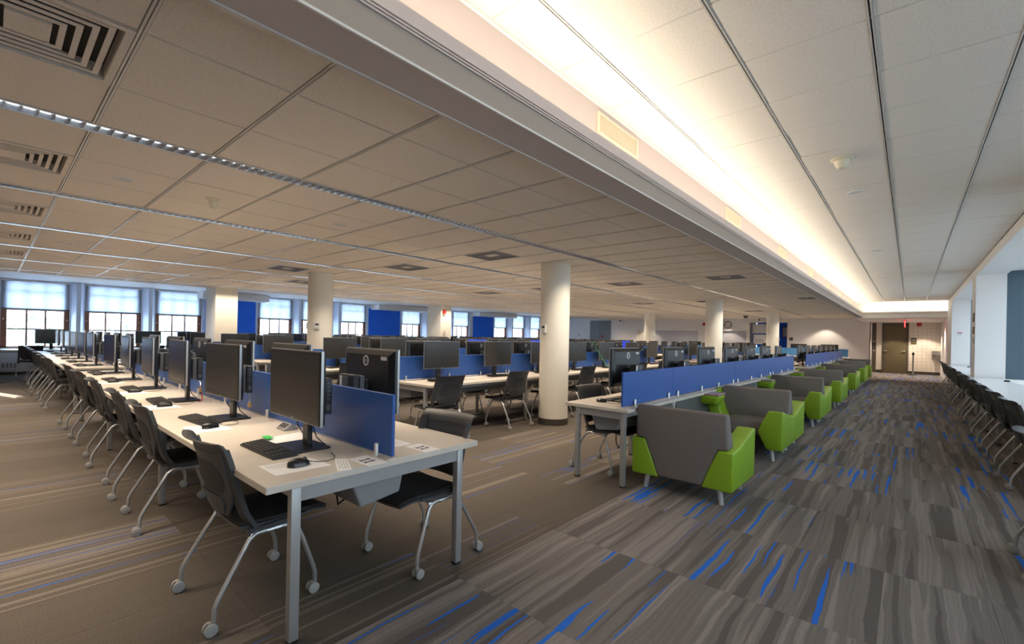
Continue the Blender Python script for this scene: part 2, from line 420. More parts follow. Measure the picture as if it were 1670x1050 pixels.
for bi, (a, b) in enumerate(xbands):
    for j in range(-10, 45):
        y0 = TY0 + j * TY
        if y0 > YF - 0.3 or (bi, j) in vent_cells: continue
        cx, cy = (a + b) / 2, y0 + TY / 2; d = fwd(cx, cy); lat = math.cos(YAW) * cx + math.sin(YAW) * cy
        vis = d > 1.0 and -1.2 * d < lat < 1.2 * d
        cells.append((0 if vis else 1, d, bi, j))
cells.sort(); rest = MB(); tme = {}
for n, (_, d, bi, j) in enumerate(cells):
    a, b = xbands[bi]; y0 = TY0 + j * TY; y1 = min(y0 + TY, YF)
    if n < 300:
        key = round(a - b, 3)
        if key not in tme:
            q = MB(); q.box(0.006, (a - b) - 0.006, 0.0135, TY - 0.0135, 0.0, 0.018); tme[key] = mesh_of('ceiling_tile', q, 'tile', bevel=0.002, seg=1)
        link('ceiling_tile', tme[key], ceil, (b, y0, ZC + random.uniform(-0.001, 0.0015)))
    else: rest.box(b + 0.006, a - 0.006, y0 + 0.0135, y1 - 0.0135, ZC, ZC + 0.018)
tag(obj('far_ceiling_tiles', rest, 'tile', ceil), kind='stuff')
for j in range(-10, 45):                                   # double slotted bars between the tile rows
    y0 = TY0 + j * TY
    if y0 > YF: break
    q = MB()
    cuts = [-1.89] + [v for x in STRIP_X for v in (x + 0.079, x - 0.079)] + [-14.72]
    for s in (-1, 1):
        for xa, xb in zip(cuts[::2], cuts[1::2]): q.box(xb, xa, y0 + s * 0.0065 - 0.0045, y0 + s * 0.0065 + 0.0045, ZC - 0.006, ZC + 0.02)
    obj('grid_bar', q, 'grid', ceil)
q = MB(); done = set()
for a, b in xbands:
    for x in (a, b):
        if round(x, 3) in done: continue
        done.add(round(x, 3)); q.box(x - 0.004, x + 0.004, YN, YF, ZC - 0.001, ZC + 0.012)
tag(obj('cross_grid_bars', q, 'grid', ceil), kind='stuff')

# ---- long beam with its light cove, upper wall and the raised tile ceiling over the aisle
XB0, XB1, ZB = -1.67, -1.454, 2.43
HY0 = 22.9
mb = MB(); mb.box(-1.90, XB0 + 0.001, YN, YF, ZB + 0.02, ZB + 0.3)
mb.v = []; mb.f = []
mb.prism([(XB0, ZB), (XB1, ZB), (XB1, 2.640), (XB1 - 0.018, 2.640), (XB1 - 0.018, 2.58), (-1.63, 2.58), (-1.63, 3.10), (XB0 - 0.03, 3.10), (XB0 - 0.03, ZB + 0.115)], YN, HY0 + 0.3, 'y')
beam = struct('trim_1', mb, 'beam')
q = MB(); q.box(XB1 - 0.004, XB1 + 0.006, YN, HY0, ZB - 0.004, ZB + 0.006); obj('corner_bead', q, 'trim', beam)
q = MB(); q.box(XB1 - 0.002, XB1 + 0.003, YN, HY0, ZB + 0.006, 2.540); obj('shaded_face', q, 'shaded_beam', beam)  # front of the beam, darkened by colour to stand for shade
q = MB(); q.box(XB0 - 0.004, XB0 + 0.012, YN, HY0 + 0.3, ZB - 0.006, ZB + 0.001); obj('shadow_trim', q, 'grid', beam)
for k in range(3):                                         # the three ribs below the cove lip
    z = 2.541 + k * 0.014
    q = MB(); q.prism([(XB1, z), (XB1 + 0.010, z + 0.001), (XB1 + 0.010, z + 0.007), (XB1, z + 0.009)], YN, HY0 + 0.01, 'y'); obj('moulding_rib', q, 'beam', beam)
q = MB(); q.box(-1.632, -1.615, YN, HY0 + 0.2, ZR - 0.02, ZR + 0.002); obj('ceiling_angle', q, 'white_wall', beam)
# cross header at the far end of the aisle
hd = MB(); hd.prism([(HY0, 2.385), (HY0, 2.640), (HY0 + 0.018, 2.640), (HY0 + 0.018, 2.58), (HY0 + 0.30, 2.58), (HY0 + 0.30, 3.10), (28.2, 3.10), (28.2, 2.385)], XB0 - 0.03, 1.06, 'x')
header = struct('trim_2', hd, 'white_wall')
for k in range(3):
    z = 2.541 + k * 0.014
    q = MB(); q.prism([(HY0, z), (HY0 - 0.010, z + 0.001), (HY0 - 0.010, z + 0.007), (HY0, z + 0.009)], XB1, 1.01, 'x'); obj('moulding_rib', q, 'beam', header)
rx = [-1.63, -1.352, -0.762, -0.172, 0.416, 1.01]
mb = MB(); mb.box(-1.70, 1.06, YN, HY0 + 0.35, ZR + 0.06, ZR + 0.18)
rceil = struct('ceiling', mb, 'gap')
RY, RY0 = 0.5925, 2.24 - 4 * 0.5925
cells = []; rest = MB(); tme = {}
for bi in range(5):
    for j in range(-9, 40):
        y0 = RY0 + j * RY
        if y0 < YN - 0.6 or y0 > HY0 + 0.25: continue
        cells.append((0 if y0 > 0.5 else 1, y0, bi))
cells.sort()
for n, (_, y0, bi) in enumerate(cells):
    a, b = rx[bi], rx[bi + 1]; y1 = min(y0 + RY, HY0 + 0.3); y0_ = max(y0, YN)
    if n < 195 and y1 - y0 > RY - 0.01:
        if bi not in tme:
            q = MB(); q.box(0.011, b - a - 0.011, 0.004, RY - 0.004, 0.0, 0.02); tme[bi] = mesh_of('ceiling_tile', q, 'tile', bevel=0.003, seg=1)
        link('ceiling_tile', tme[bi], rceil, (a, y0, ZR + random.uniform(-0.0015, 0.0015)))
    else: rest.box(a + 0.011, b - 0.011, y0_ + 0.004, y1 - 0.004, ZR, ZR + 0.02)
tag(obj('plain_ceiling_tiles', rest, 'tile', rceil), kind='stuff')
for k, x in enumerate(rx[1:-1]):
    q = MB()
    for s in (-1, 1): q.box(x + s * 0.0075 - 0.004, x + s * 0.0075 + 0.004, YN, HY0 + 0.3, ZR - 0.005, ZR + 0.02)
    obj('grid_bar', q, 'grid', rceil)
q = MB()
for j in range(-9, 40):
    y0 = RY0 + j * RY
    if YN < y0 < HY0: q.box(-1.63, 1.01, y0 - 0.003, y0 + 0.003, ZR + 0.002, ZR + 0.012)
tag(obj('cross_grid_bars', q, 'grid', rceil), kind='stuff')

# ---- plaster ceiling of the window bay and dropped soffits
mb = MB(); mb.box(-19.7, -14.72, YN, YF, 2.745, 2.87); mb.box(-14.74, -14.70, YN, YF, ZC - 0.004, 2.80)
struct('ceiling', mb, 'white_wall')

# ---- window wall on the left
WIN = [(0.18, 1.59), (1.93, 3.33), (3.70, 5.06), (6.95, 8.30), (8.66, 10.05), (10.40, 11.73), (13.69, 14.95), (15.35, 16.72), (17.07, 18.44), (20.55, 21.76), (22.18, 23.53), (23.99, 25.25)]
BLUE = [(-1.9, 0.02), (5.16, 6.86), (11.84, 13.60), (18.74, 20.46), (25.4, YF)]
wl = MB(); wl.box(XL - 0.3, XL, YN, YF, 0, 0.74); wl.box(XL - 0.3, XL, YN, YF, 2.735, 2.9)
y = YN
for a, b in WIN:
    if a > y: wl.box(XL - 0.3, XL, y, a, 0.74, 2.735)
    if 0 < a - y < 0.5: wl.prism([(XL - 0.09, y), (XL + 0.30, (y + a) / 2 - 0.05), (XL + 0.30, (y + a) / 2 + 0.05), (XL - 0.09, a)], 0.745, 2.735, 'z')  # splayed pier, shape invented to catch daylight from the window
    y = b
wl.box(XL - 0.3, XL, y, YF, 0.74, 2.735)
wall_left = struct('wall_left', wl, mat('daylight_blued_white_paint', (0.66, 0.73, 0.86), 0.6))  # white walls, blue cast of daylight put into the colour
for a, b in BLUE:
    q = MB(); q.box(XL, XL + 0.03, a, b, 0.1, 2.56); obj('blue_panel', q, 'blue_wall', wall_left)
for n, (a, b) in enumerate([(4.9, 7.1), (11.95, 15.1), (18.6, 21.9)]):
    q = MB(); pts = []
    for k in range(13):
        t = k / 12; pts.append((-18.75 + 0.55 * math.sin(PI * t), a + (b - a) * t))
    q.prism([(XL + 0.0, a), *pts, (XL + 0.0, b)][::-1], 2.50, 2.735, 'z'); struct('trim_%d' % (3 + n), q, 'white_wall')
XW = XL - 0.13
for n, (a, b) in enumerate(WIN):
    z0, z1 = 0.74, 2.735
    q = MB()
    for ya, yb in ((a, a + 0.12), (b - 0.12, b)): q.box(XW - 0.06, XW + 0.05, ya, yb, z0, z1)
    q.box(XW - 0.06, XW + 0.05, a, b, z0, z0 + 0.05); q.box(XW - 0.06, XW + 0.05, a, b, z1 - 0.06, z1)
    w = struct('window_%d' % (n + 1), q, 'wood')
    ga, gb = a + 0.12, b - 0.12
    for k in (1, 2):
        yy = ga + (gb - ga) * k / 3; q = MB(); q.box(XW - 0.025, XW + 0.02, yy - 0.02, yy + 0.02, z0 + 0.05, z1 - 0.06); obj('mullion', q, 'wood', w)
    for zz in (1.295, 1.86, 2.44):
        q = MB(); q.box(XW - 0.024, XW + 0.018, ga, gb, zz - 0.018, zz + 0.018); obj('glazing_bar', q, 'wood', w)
    q = MB(); q.box(XW - 0.006, XW - 0.002, ga, gb, z0 + 0.05, z1 - 0.06); obj('glass_pane', q, 'glass', w)
    for ya in (a + 0.05, b - 0.05):
        q = MB(); q.lathe([(0.0, 0), (0.02, 0.001), (0.016, 0.02), (0.0, 0.024)], (XW + 0.05, ya, 1.58), 10, 'x'); obj('latch_knob', q, 'alu', w)
    q = MB(); q.box(XL - 0.3, XL + 0.03, a - 0.01, b + 0.01, 0.715, 0.745); obj('sill', q, 'white_wall', w)
    root = empty('roller_shade', (XL - 0.035, (a + b) / 2, 1.88))
    hw = (b - a) / 2 - 0.004
    q = MB(); q.box(-0.002, 0.002, -hw, hw, 0.015, 0.80); obj('shade_cloth', q, 'shade', root)
    q = MB(); q.tube([(0, -hw, 0.008), (0, hw, 0.008)], 0.014, 8); obj('hem_bar', q, 'slate', root, smooth=True)
    q = MB(); q.tube([(0, -hw, 0.825), (0, hw, 0.825)], 0.028, 10); obj('roller_tube', q, 'white_wall', root, smooth=True)
    tag(root, 'half-lowered white roller shade on the %s paned window along the window wall' % ORD[n], 'window shade', 'roller shades of the window wall')
# radiator enclosures under the windows
for n, (a, b) in enumerate([(0.1, 3.5), (3.6, 7.0), (7.1, 11.8)]):
    root = empty('radiator_cover', (XL + 0.20, a, 0))
    q = MB(); q.box(-0.16, 0.16, 0, b - a, 0.08, 0.66); obj('enclosure', q, 'radiator', root, bevel=0.008)
    q = MB(); q.box(-0.13, 0.13, 0.01, b - a - 0.01, 0, 0.08); obj('plinth', q, 'base', root)
    yy = 0.12
    while yy < b - a - 0.5:
        q = MB()
        for k in range(4): q.box(0.158, 0.164, yy + k * 0.075, yy + k * 0.075 + 0.05, 0.20, 0.33)
        obj('grille', q, 'greypc', root); yy += 0.62
    tag(root, 'white radiator cover below the %s stretch of windows' % ['first', 'middle', 'last'][n], 'radiator', 'radiator covers')

# ---- end wall and far recess
ew = MB()
def wall_y(mb, x0, x1, z0, z1, y=YF, t=0.2): mb.box(x0, x1, y, y + t, z0, z1)
wall_y(ew, -19.75, -13.0, 0, 2.9); wall_y(ew, -13.0, -9.22, 1.905, 2.9); wall_y(ew, -9.22, -8.55, 0, 2.9); wall_y(ew, -8.55, -6.68, 1.92, 2.9)
wall_y(ew, -6.68, -6.49, 0, 2.9); wall_y(ew, -6.49, -4.75, 2.36, 2.9); wall_y(ew, -4.75, -1.40, 0, 2.9)
ew.box(-1.42, -1.40, YF, 28.25, 0, 2.40)
wall_far = struct('wall_far', ew, 'white_wall')
q = MB(); q.box(-13.0, -9.22, YF + 0.12, YF + 0.16, 0, 1.905); obj('board', q, 'board', wall_far)
q = MB(); q.box(-13.0, -12.5, YF + 0.10, YF + 0.12, 0, 1.905); obj('side_panel', q, 'cream', wall_far)
q = MB(); q.box(-8.55, -6.68, YF + 0.12, YF + 0.16, 0, 1.92); obj('board', q, 'board', wall_far)
q = MB(); q.box(-16.43, -14.86, YF - 0.04, YF, 0, 2.53); dr = struct('door_1', q, mat('grey_panel', (0.20, 0.22, 0.24), 0.5))
q = MB(); q.box(-15.66, -15.64, YF - 0.045, YF - 0.039, 0, 2.53); obj('seam', q, 'gap', dr)
q = MB(); q.box(-15.50, -15.38, YF - 0.06, YF - 0.04, 1.38, 1.56); obj('red_pull', q, 'redp', dr)
q = MB(); q.box(-4.75, -1.42, YF - 0.015, YF, 0, 0.10); q.box(-9.2, -8.6, YF - 0.015, YF, 0, 0.10); struct('baseboard_far', q, 'base')
# doorway into the blue room
q = MB(); q.box(-6.6, -6.49, YF - 0.02, YF + 0.2, 0, 2.42); q.box(-4.75, -4.66, YF - 0.02, YF + 0.2, 0, 2.42); q.box(-6.6, -4.66, YF - 0.02, YF + 0.2, 2.36, 2.44)
d2 = struct('door_2', q, 'cream')
q = MB(); q.box(-6.49, -4.6, YF + 1.4, YF + 1.5, 0, 2.4); q.box(-4.72, -4.62, YF + 0.2, YF + 1.4, 0, 2.4); obj('blue_room_wall', q, 'blue_wall', d2)
q = MB(); q.box(-6.60, -6.50, YF + 0.2, YF + 1.4, 0, 2.4); q.box(-6.6, -4.6, YF + 0.2, YF + 1.5, 2.4, 2.45); obj('room_shell', q, 'white_wall', d2)
q = MB(); q.box(-6.46, -5.45, YF + 0.30, YF + 0.33, 1.80, 2.30); obj('shutter', q, 'trim', d2)
root = empty('poster_board', (-5.95, YF + 0.24, 1.23))
q = MB(); q.box(-0.42, 0.42, -0.012, 0.012, 0, 0.5); obj('board', q, 'paper', root)
q = MB(); q.box(-0.44, 0.44, 0.0, 0.014, -0.05, 0.56); obj('frame', q, 'divider', root)
q = MB()
for k in range(4): q.box(-0.36, 0.05 + 0.04 * (k % 2), -0.0135, -0.012, 0.09 + k * 0.05, 0.108 + k * 0.05)
q.box(0.16, 0.34, -0.0135, -0.012, 0.34, 0.44); obj('print', q, 'greypc', root)
tag(root, 'white printed poster board standing in the doorway to the blue room', 'poster')
root = empty('framed_notice', (-5.05, YF + 1.38, 1.62))
q = MB(); q.box(-0.18, 0.18, -0.02, 0.01, 0, 0.55); obj('frame', q, 'wood', root)
q = MB(); q.box(-0.15, 0.15, -0.025, -0.02, 0.04, 0.51); obj('sheet', q, 'label', root)
tag(root, 'wood-framed notice hanging on the blue room wall', 'picture')
# recess with the olive door
RYB = 28.2
rw = MB(); rw.box(-1.42, 1.3, RYB, RYB + 0.2, 0, 2.6); rw.box(1.05, 1.30, HY0, RYB, 0, 2.6)
recess = struct('wall_recess', rw, 'grout')
q = MB(); q.box(1.04, 1.05, HY0 + 0.01, RYB, 0, 2.385); obj('plaster_return', q, 'white_wall', recess)
tile_m = {}
def wall_tiles(x0, x1):
    n = max(1, round((x1 - x0) / 0.152)); w = (x1 - x0) / n
    if w not in tile_m:
        t = MB(); t.box(0.003, w - 0.003, -0.008, 0, 0.003, 0.149); tile_m[w] = mesh_of('wall_tile', t, 'wtile', bevel=0.002, seg=1)
    for i in range(n):
        for k in range(15):
            link('wall_tile', tile_m[w], recess, (x0 + i * w, RYB, 0.13 + k * 0.152))
wall_tiles(-1.235, -1.01); wall_tiles(-0.06, 1.04)
q = MB(); q.box(-1.235, -1.01, RYB - 0.014, RYB, 0, 0.13); q.box(-0.06, 1.04, RYB - 0.014, RYB, 0, 0.13); struct('baseboard_recess', q, 'base')
q = MB(); q.box(-1.40, -1.245, RYB - 0.03, RYB, 0, 2.385)
d3 = struct('door_3', q, 'doorf')
q = MB(); q.box(-1.36, -1.26, RYB - 0.05, RYB - 0.03, 1.03, 1.06); obj('door_handle', q, 'alu', d3)
q = MB(); q.tube([(-1.37, RYB - 0.05, 1.48), (-1.30, RYB - 0.06, 1.50), (-1.27, RYB - 0.05, 1.47)], 0.012, 6); obj('coat_hook', q, 'alu', d3)
q = MB(); q.box(-1.01, -0.93, RYB - 0.05, RYB, 0, 2.36); q.box(-0.13, -0.06, RYB - 0.05, RYB, 0, 2.36); q.box(-1.01, -0.06, RYB - 0.05, RYB, 2.27, 2.36)
d4 = struct('door_4', q, 'doorf')
q = MB(); q.box(-0.93, -0.13, RYB - 0.035, RYB - 0.005, 0.01, 2.27); obj('leaf', q, 'doorp', d4)
q = MB(); q.box(-0.905, -0.88, RYB - 0.045, RYB - 0.03, 1.05, 1.75); obj('pull_plate', q, 'doorf', d4)
for x in (-0.87, -0.19):
    q = MB(); q.lathe([(0.028, 0), (0.028, 0.01), (0.012, 0.012), (0.012, 0.045), (0, 0.045)], (x, RYB - 0.083, 1.05), 12, 'y'); q.box(x - 0.10, x + 0.01, RYB - 0.095, RYB - 0.075, 1.04, 1.06); obj('lever_handle', q, 'alu', d4)

# ---- right side: piers, header, deep window bays
PIERS = [(-5.5, -0.9), (6.15, 6.95), (13.4, 14.2), (20.6, HY0 + 0.02)]
rp = MB()
for a, b in PIERS: rp.box(1.01, 1.447, a, b, 0, 2.845)
rp.box(1.01, 1.447, YN, HY0 + 0.02, 2.845, 3.1)
rp.box(1.447, 2.2, YN, HY0 + 0.02, 2.905, 3.1); rp.box(1.447, 2.2, YN, HY0, 0, 0.735)
wall_right = struct('wall_right', rp, 'white_wall')
q = MB()
for a, b in PIERS: q.box(1.448, 2.2, a + 0.01, b - 0.01, 0.735, 2.905)
obj('slate_jamb', q, 'slate', wall_right)
for n in range(3):
    a, b = PIERS[n][1] - 0.01, PIERS[n + 1][0] + 0.01
    q = MB(); XR = 2.1
    q.box(XR - 0.04, XR + 0.04, a, b, 0.735, 0.80); q.box(XR - 0.04, XR + 0.04, a, b, 2.84, 2.905)
    q.box(XR - 0.04, XR + 0.04, a, a + 0.07, 0.735, 2.905); q.box(XR - 0.04, XR + 0.04, b - 0.07, b, 0.735, 2.905)
    w = struct('window_%d' % (13 + n), q, 'slate')
    for k in range(1, 5):
        yy = a + (b - a) * k / 5; q = MB(); q.box(XR - 0.03, XR + 0.03, yy - 0.03, yy + 0.03, 0.80, 2.84); obj('mullion', q, 'slate', w)
    q = MB(); q.box(XR - 0.025, XR + 0.025, a + 0.07, b - 0.07, 1.90, 1.95); obj('glazing_bar', q, 'slate', w)
    q = MB(); q.box(XR - 0.004, XR + 0.002, a + 0.07, b - 0.07, 0.80, 2.84); obj('glass_pane', q, 'dimming_glass', w)
q = MB(); q.box(XL, 2.2, YN - 0.2, YN, 0, 3.2); struct('wall_back', q, 'white_wall')
q = MB(); q.box(1.0, 1.012, 13.42, 14.18, 0, 0.1); struct('baseboard_right', q, 'base')

# ---- round columns and square piers
def column(x, y, r=0.235, th=None):
    mb = MB(); mb.lathe([(r, 0.1), (r, ZC + 0.05)], (0, 0, 0), 48)
    c = struct('column', mb, 'cream', loc=(x, y, 0), smooth=True)
    q = MB(); q.lathe([(r + 0.008, 0), (r + 0.008, 0.10), (r, 0.103)], (0, 0, 0), 48); obj('base_ring', q, 'base', c, smooth=True)
    q = MB(); q.lathe([(r + 0.006, ZC - 0.02), (r + 0.012, ZC - 0.018), (r + 0.012, ZC + 0.03)], (0, 0, 0), 48); obj('collar', q, 'cream', c, smooth=True)
for p in [(-4.33, 6.0), (-4.33, 13.92), (-4.38, 21.75), (-8.95, 4.36), (-8.98, 12.22), (-9.12, 20.15)]: column(*p)
for y0 in (4.03, 11.97, 19.95):
    mb = MB(); mb.box(-15.15, -14.3, y0, y0 + 0.55, 0, 2.75); struct('column', mb, 'cream', bevel=0.006)

# ---- outside: terraces of pale buildings, ground and a few trees
q = MB(); q.box(-120, 60, -60, 120, -4.2, -4.0); struct('outside_ground', q, 'ground')
for n, (y0, y1, h) in enumerate([(-8, 8.5, 6.5), (9.5, 26, 8.0), (28, 50, 7.0)]):
    root = empty('apartment_building', (-48, (y0 + y1) / 2, -4))
    q = MB(); hw = (y1 - y0) / 2; q.box(-8, 0, -hw, hw, 0, h + 4); obj('wall', q, 'facade', root)
    q = MB(); q.box(-8.2, 0.3, -hw - 0.2, hw + 0.2, h + 4, h + 4.5); obj('cornice', q, 'facade', root)
    wm = MB(); wm.box(-0.1, 0.06, -0.6, 0.6, 0, 1.6); wme = mesh_of('window', wm, 'fglass')
    yy = -hw + 1.6
    while yy < hw - 1.2:
        for k in range(int((h + 4) // 3.1)): link('window', wme, root, (0, yy, 1.2 + 3.1 * k))
        yy += 2.7
    tag(root, 'pale stone apartment block seen through the %s group of windows' % ORD[n], 'building', 'buildings across the street')
for n, (tx, ty) in enumerate([(-40, 1.5), (-38, 6.5), (-39, 17)]):
    root = empty('street_tree', (tx, ty, -4)); q = MB(); q.tube([(0, 0, 0), (0.1, 0, 2), (0, 0.1, 4)], [0.2, 0.15, 0.08], 8); obj('trunk', q, 'wood', root)
    q = MB()
    for k in range(260):
        a, b_, r = random.uniform(0, 2 * PI), random.uniform(-1, 1), random.uniform(0.6, 1.9)
        c = Vector((r * math.cos(a) * math.sqrt(1 - b_ * b_), r * math.sin(a) * math.sqrt(1 - b_ * b_), 4.6 + 1.4 * b_))
        d1 = Vector((random.uniform(-1, 1), random.uniform(-1, 1), random.uniform(-1, 1))).normalized() * 0.25; d2 = d1.orthogonal().normalized() * 0.14
        q.add([c - d1, c + d2, c + d1, c - d2], [(0, 1, 2, 3)])
    tag(obj('foliage', q, 'leaf', root), kind='stuff')
    tag(root, 'small pale street tree outside the %s window' % ['first', 'third', 'middle'][n], 'tree')

# ================================================================== CEILING FITTINGS
# louvred strip lights
blade = MB(); blade.prism([(-0.012, 0.0), (-0.009, 0.038), (0.009, 0.038), (0.012, 0.0), (0.0, -0.0005)], -0.062, 0.062, 'x')
# a blade is a small wedge: narrow at the bottom edge
blade = MB(); blade.prism([(-0.0015, 0.0), (0.0015, 0.0), (0.011, 0.036), (-0.011, 0.036)], -0.062, 0.062, 'x')
blade_me = mesh_of('louver_blade', blade, 'louver')
for k, x in enumerate(STRIP_X):
    root = empty('strip_light', (x, 0, ZC))
    y0, y1 = YN + 0.3, YF - 0.5
    q = MB()
    q.prism([(-0.075, -0.004), (-0.064, -0.004), (-0.058, 0.052), (0.058, 0.052), (0.064, -0.004), (0.075, -0.004), (0.075, 0.062), (-0.075, 0.062)], y0, y1, 'y')
    obj('reflector_channel', q, 'louver', root)
    q = MB()
    for s in (-1, 1): q.box(s * 0.064, s * 0.078, y0, y1, -0.007, -0.001)
    obj('flange', q, 'grid', root)
    q = MB(); q.tube([(0, y0 + 0.1, 0.043), (0, y1 - 0.1, 0.043)], 0.011, 10); obj('lamp_tube', q, 'tube', root)
    rest = MB(); cnt = 0; near = 110 if k == 0 else (60 if k == 1 else 0); n = 0; yy = 0.031
    nb = int((y1 - 0.1 - y0) / 0.0627)
    for i in range(nb):
        yy = 0.031 + 0.0627 * (i - int((0.031 - y0) / 0.0627) + 1)
        if yy > y1 - 0.05: continue
        if near and -0.1 < yy and n < near: link('louver_blade', blade_me, root, (0, yy, 0)); n += 1
        else: rest.add([(vx, vy + yy, vz) for vx, vy, vz in blade.v], blade.f)
    tag(obj('far_louver_blades', rest, 'louver', root), kind='stuff')
    tag(root, 'mirror-louvred strip light along the ceiling, %s strip from the beam' % ORD[k], 'ceiling light', 'louvred strip lights')

# square air diffusers
def diffuser(x, y, label, z=ZC, slat='tile'):
    bi, j = cell_of(x, y); a, b = xbands[bi]; cx, cy = (a + b) / 2, TY0 + (j + 0.5) * TY; hx, hy = (a - b) / 2 - 0.008, TY / 2 - 0.014
    root = empty('air_diffuser', (cx, cy, z))
    q = MB(); q.box(-hx - 0.004, hx + 0.004, -hy - 0.004, hy + 0.004, 0.07, 0.08); obj('plenum', q, 'gap', root)
    def ring(ox, oy, w, z0, z1):
        m = MB(); m.box(-ox, ox, -oy, -oy + w, z0, z1); m.box(-ox, ox, oy - w, oy, z0, z1); m.box(-ox, -ox + w, -oy + w, oy - w, z0, z1); m.box(ox - w, ox, -oy + w, oy - w, z0, z1); return m
    obj('frame', ring(hx, hy, 0.028, -0.006, 0.07), slat, root)
    for k in range(4):
        o = 0.052 + k * 0.043; obj('slat_ring', ring(hx - o, hy - o, 0.020, 0.003, 0.008), slat, root)
    o = 0.052 + 4 * 0.043 - 0.004; q = MB(); q.box(-hx + o, hx - o, -hy + o, hy - o, 0.0, 0.012); obj('centre_plate', q, 'tile', root)
    tag(root, label, 'air vent', 'square ceiling diffusers')
vl = ['by the beam, beside the first strip light', 'between first and second strip lights, second in the row', 'between second and third strip lights, third in the row',
      'between third and fourth strip lights, fourth of the row', 'between fourth and fifth strip lights, last of the row', 'close before the round column at the desks',
      'between second and third strips, beyond the first louvre', 'directly before the column with two thermostats', 'past the round column, beside first strip', 'next to the beam past the first round column',
      'third strip bay, halfway down the room', 'next to the beam, deep in the room', 'past the second round column', 'fourth strip bay, halfway down the room', 'fifth strip bay, near the windows',
      'near the end wall past the columns', 'third strip bay, deep in the room']
for n, (p, l) in enumerate(zip(VENT_PTS, vl)): diffuser(*p, 'square slatted ceiling air grille ' + l, slat='tile' if n < 5 else 'greypc')
# tall wall registers in the cove wall
for n, y0 in enumerate([2.69, 5.55, 8.35, 11.2, 14.0, 16.8, 19.6]):
    root = empty('wall_register', (-1.63, y0, 2.795)); ln = 0.61
    q = MB(); q.box(0, 0.012, 0, ln, 0, 0.145); q2 = MB()
    q = MB(); q.box(0, 0.012, 0, ln, 0, 0.014); q.box(0, 0.012, 0, ln, 0.131, 0.145); q.box(0, 0.012, 0, 0.03, 0.014, 0.131); q.box(0, 0.012, ln - 0.03, ln, 0.014, 0.131); obj('frame', q, 'smoke', root)
    q = MB(); q.box(0, 0.002, 0.03, ln - 0.03, 0.014, 0.131); obj('backing', q, 'grid', root)
    fin = MB(); fin.prism([(0.002, 0), (0.011, 0.004), (0.011, 0.006), (0.002, 0.003)], 0.014, 0.131, 'z'); fme = mesh_of('fin', fin, 'smoke')
    for k in range(27): link('fin', fme, root, (0, 0.04 + k * 0.0198, 0))
    tag(root, 'ivory louvred register in the lit cove wall, %s along the beam' % ORD[n], 'air vent', 'cove wall registers')
# ceiling discs, smoke detectors, speakers
def disc(x, y, z, label, name='recessed_downlight', r=0.075, watts=0):
    root = empty(name, (x, y, z))
    q = MB(); q.lathe([(r, 0.004), (r, -0.006), (r - 0.012, -0.009), (r - 0.014, -0.002)], (0, 0, 0), 20); obj('trim_ring', q, 'white_wall', root, smooth=True)
    q = MB(); q.lathe([(r - 0.014, 0.0), (r - 0.014, -0.004), (0.0, -0.004)], (0, 0, 0), 20); obj('lens', q, 'label', root, smooth=True)
    if watts:
        l = bpy.data.lights.new('downlight_lamp', 'SPOT'); l.energy = watts; l.color = WARM; l.spot_size = math.radians(96); l.spot_blend = 0.35; l.shadow_soft_size = 0.05
        o = bpy.data.objects.new('downlight_lamp', l); COL.objects.link(o); o.location = (x, y, z - 0.03)
    tag(root, label, 'ceiling light', 'round ceiling discs')
for x, y, z, l in [(-4.66, 0.66, ZC, 'between first two strip lights near the big grille'), (-4.67, 2.48, ZC, 'between first two strip lights, further along'), (-8.90, 0.68, ZC, 'between third and fourth strips near the grilles'),
                   (-3.24, 9.72, ZC, 'beyond the round column by the first strip'), (-0.46, 6.02, ZR, 'over the aisle, just past the cone sensor'), (-0.46, 10.02, ZR, 'over the aisle, second after the cone sensor'),
                   (-0.46, 14.3, ZR, 'over the aisle, third after the cone sensor'), (-0.45, 18.6, ZR, 'over the aisle, nearest the exit sign'), (-16.5, 2.2, 2.745, 'in the white bay ceiling before the second window'), (-16.7, 9.3, 2.745, 'in the white bay ceiling before the fifth window')]:
    disc(x, y, z, 'small white round ceiling disc ' + l)
for x, y, z, sc, l in [(-0.47, 4.85, ZR, 1.0, 'ivory cone-shaped ceiling sensor over the aisle'), (-4.70, 1.29, ZC, 0.62, 'small ivory smoke detector between the first two strip lights'), (-6.0, 6.9, ZC, 0.6, 'small ivory smoke detector beyond the second strip light')]:
    root = empty('smoke_detector', (x, y, z))
    q = MB(); q.lathe([(0.082 * sc, 0), (0.085 * sc, -0.008), (0.075 * sc, -0.018), (0.055 * sc, -0.024)], (0, 0, 0), 24); obj('base_plate', q, 'smoke', root, smooth=True)
    q = MB(); q.lathe([(0.058 * sc, -0.02), (0.052 * sc, -0.05), (0.034 * sc, -0.085), (0.026 * sc, -0.09), (0, -0.09)], (0, 0, 0), 24); obj('sensor_cone', q, 'smoke', root, smooth=True)
    tag(root, l, 'smoke detector')
for n, (x, y) in enumerate([(-1.07, 25.0), (0.68, 24.95)]): disc(x, y, 2.385, 'white round downlight in the low soffit on the %s side of the exit sign' % ['sofa', 'counter'][n], r=0.09, watts=170)
for x, y, w, l in [(0.45, 27.45, 150, 'close before the tiled wall and fountain'), (-0.55, 27.35, 110, 'close before the olive door')]:
    disc(x, y, 2.385, 'white round downlight in the low soffit ' + l, r=0.08, watts=w)
for x, y, l in [(-3.1, 26.35, 'close to the end wall beside the aisle'), (-12.3, 26.35, 'close to the end wall by the board niche'), (-7.6, 26.35, 'close to the end wall over the clock')]:
    disc(x, y, ZC, 'small white round ceiling disc ' + l, watts=70)
root = empty('dome_camera', (-5.9, 23.6, ZC)); q = MB(); q.lathe([(0.12, 0), (0.12, -0.03), (0.10, -0.035)], (0, 0, 0), 20); obj('mount', q, 'dark', root, smooth=True)
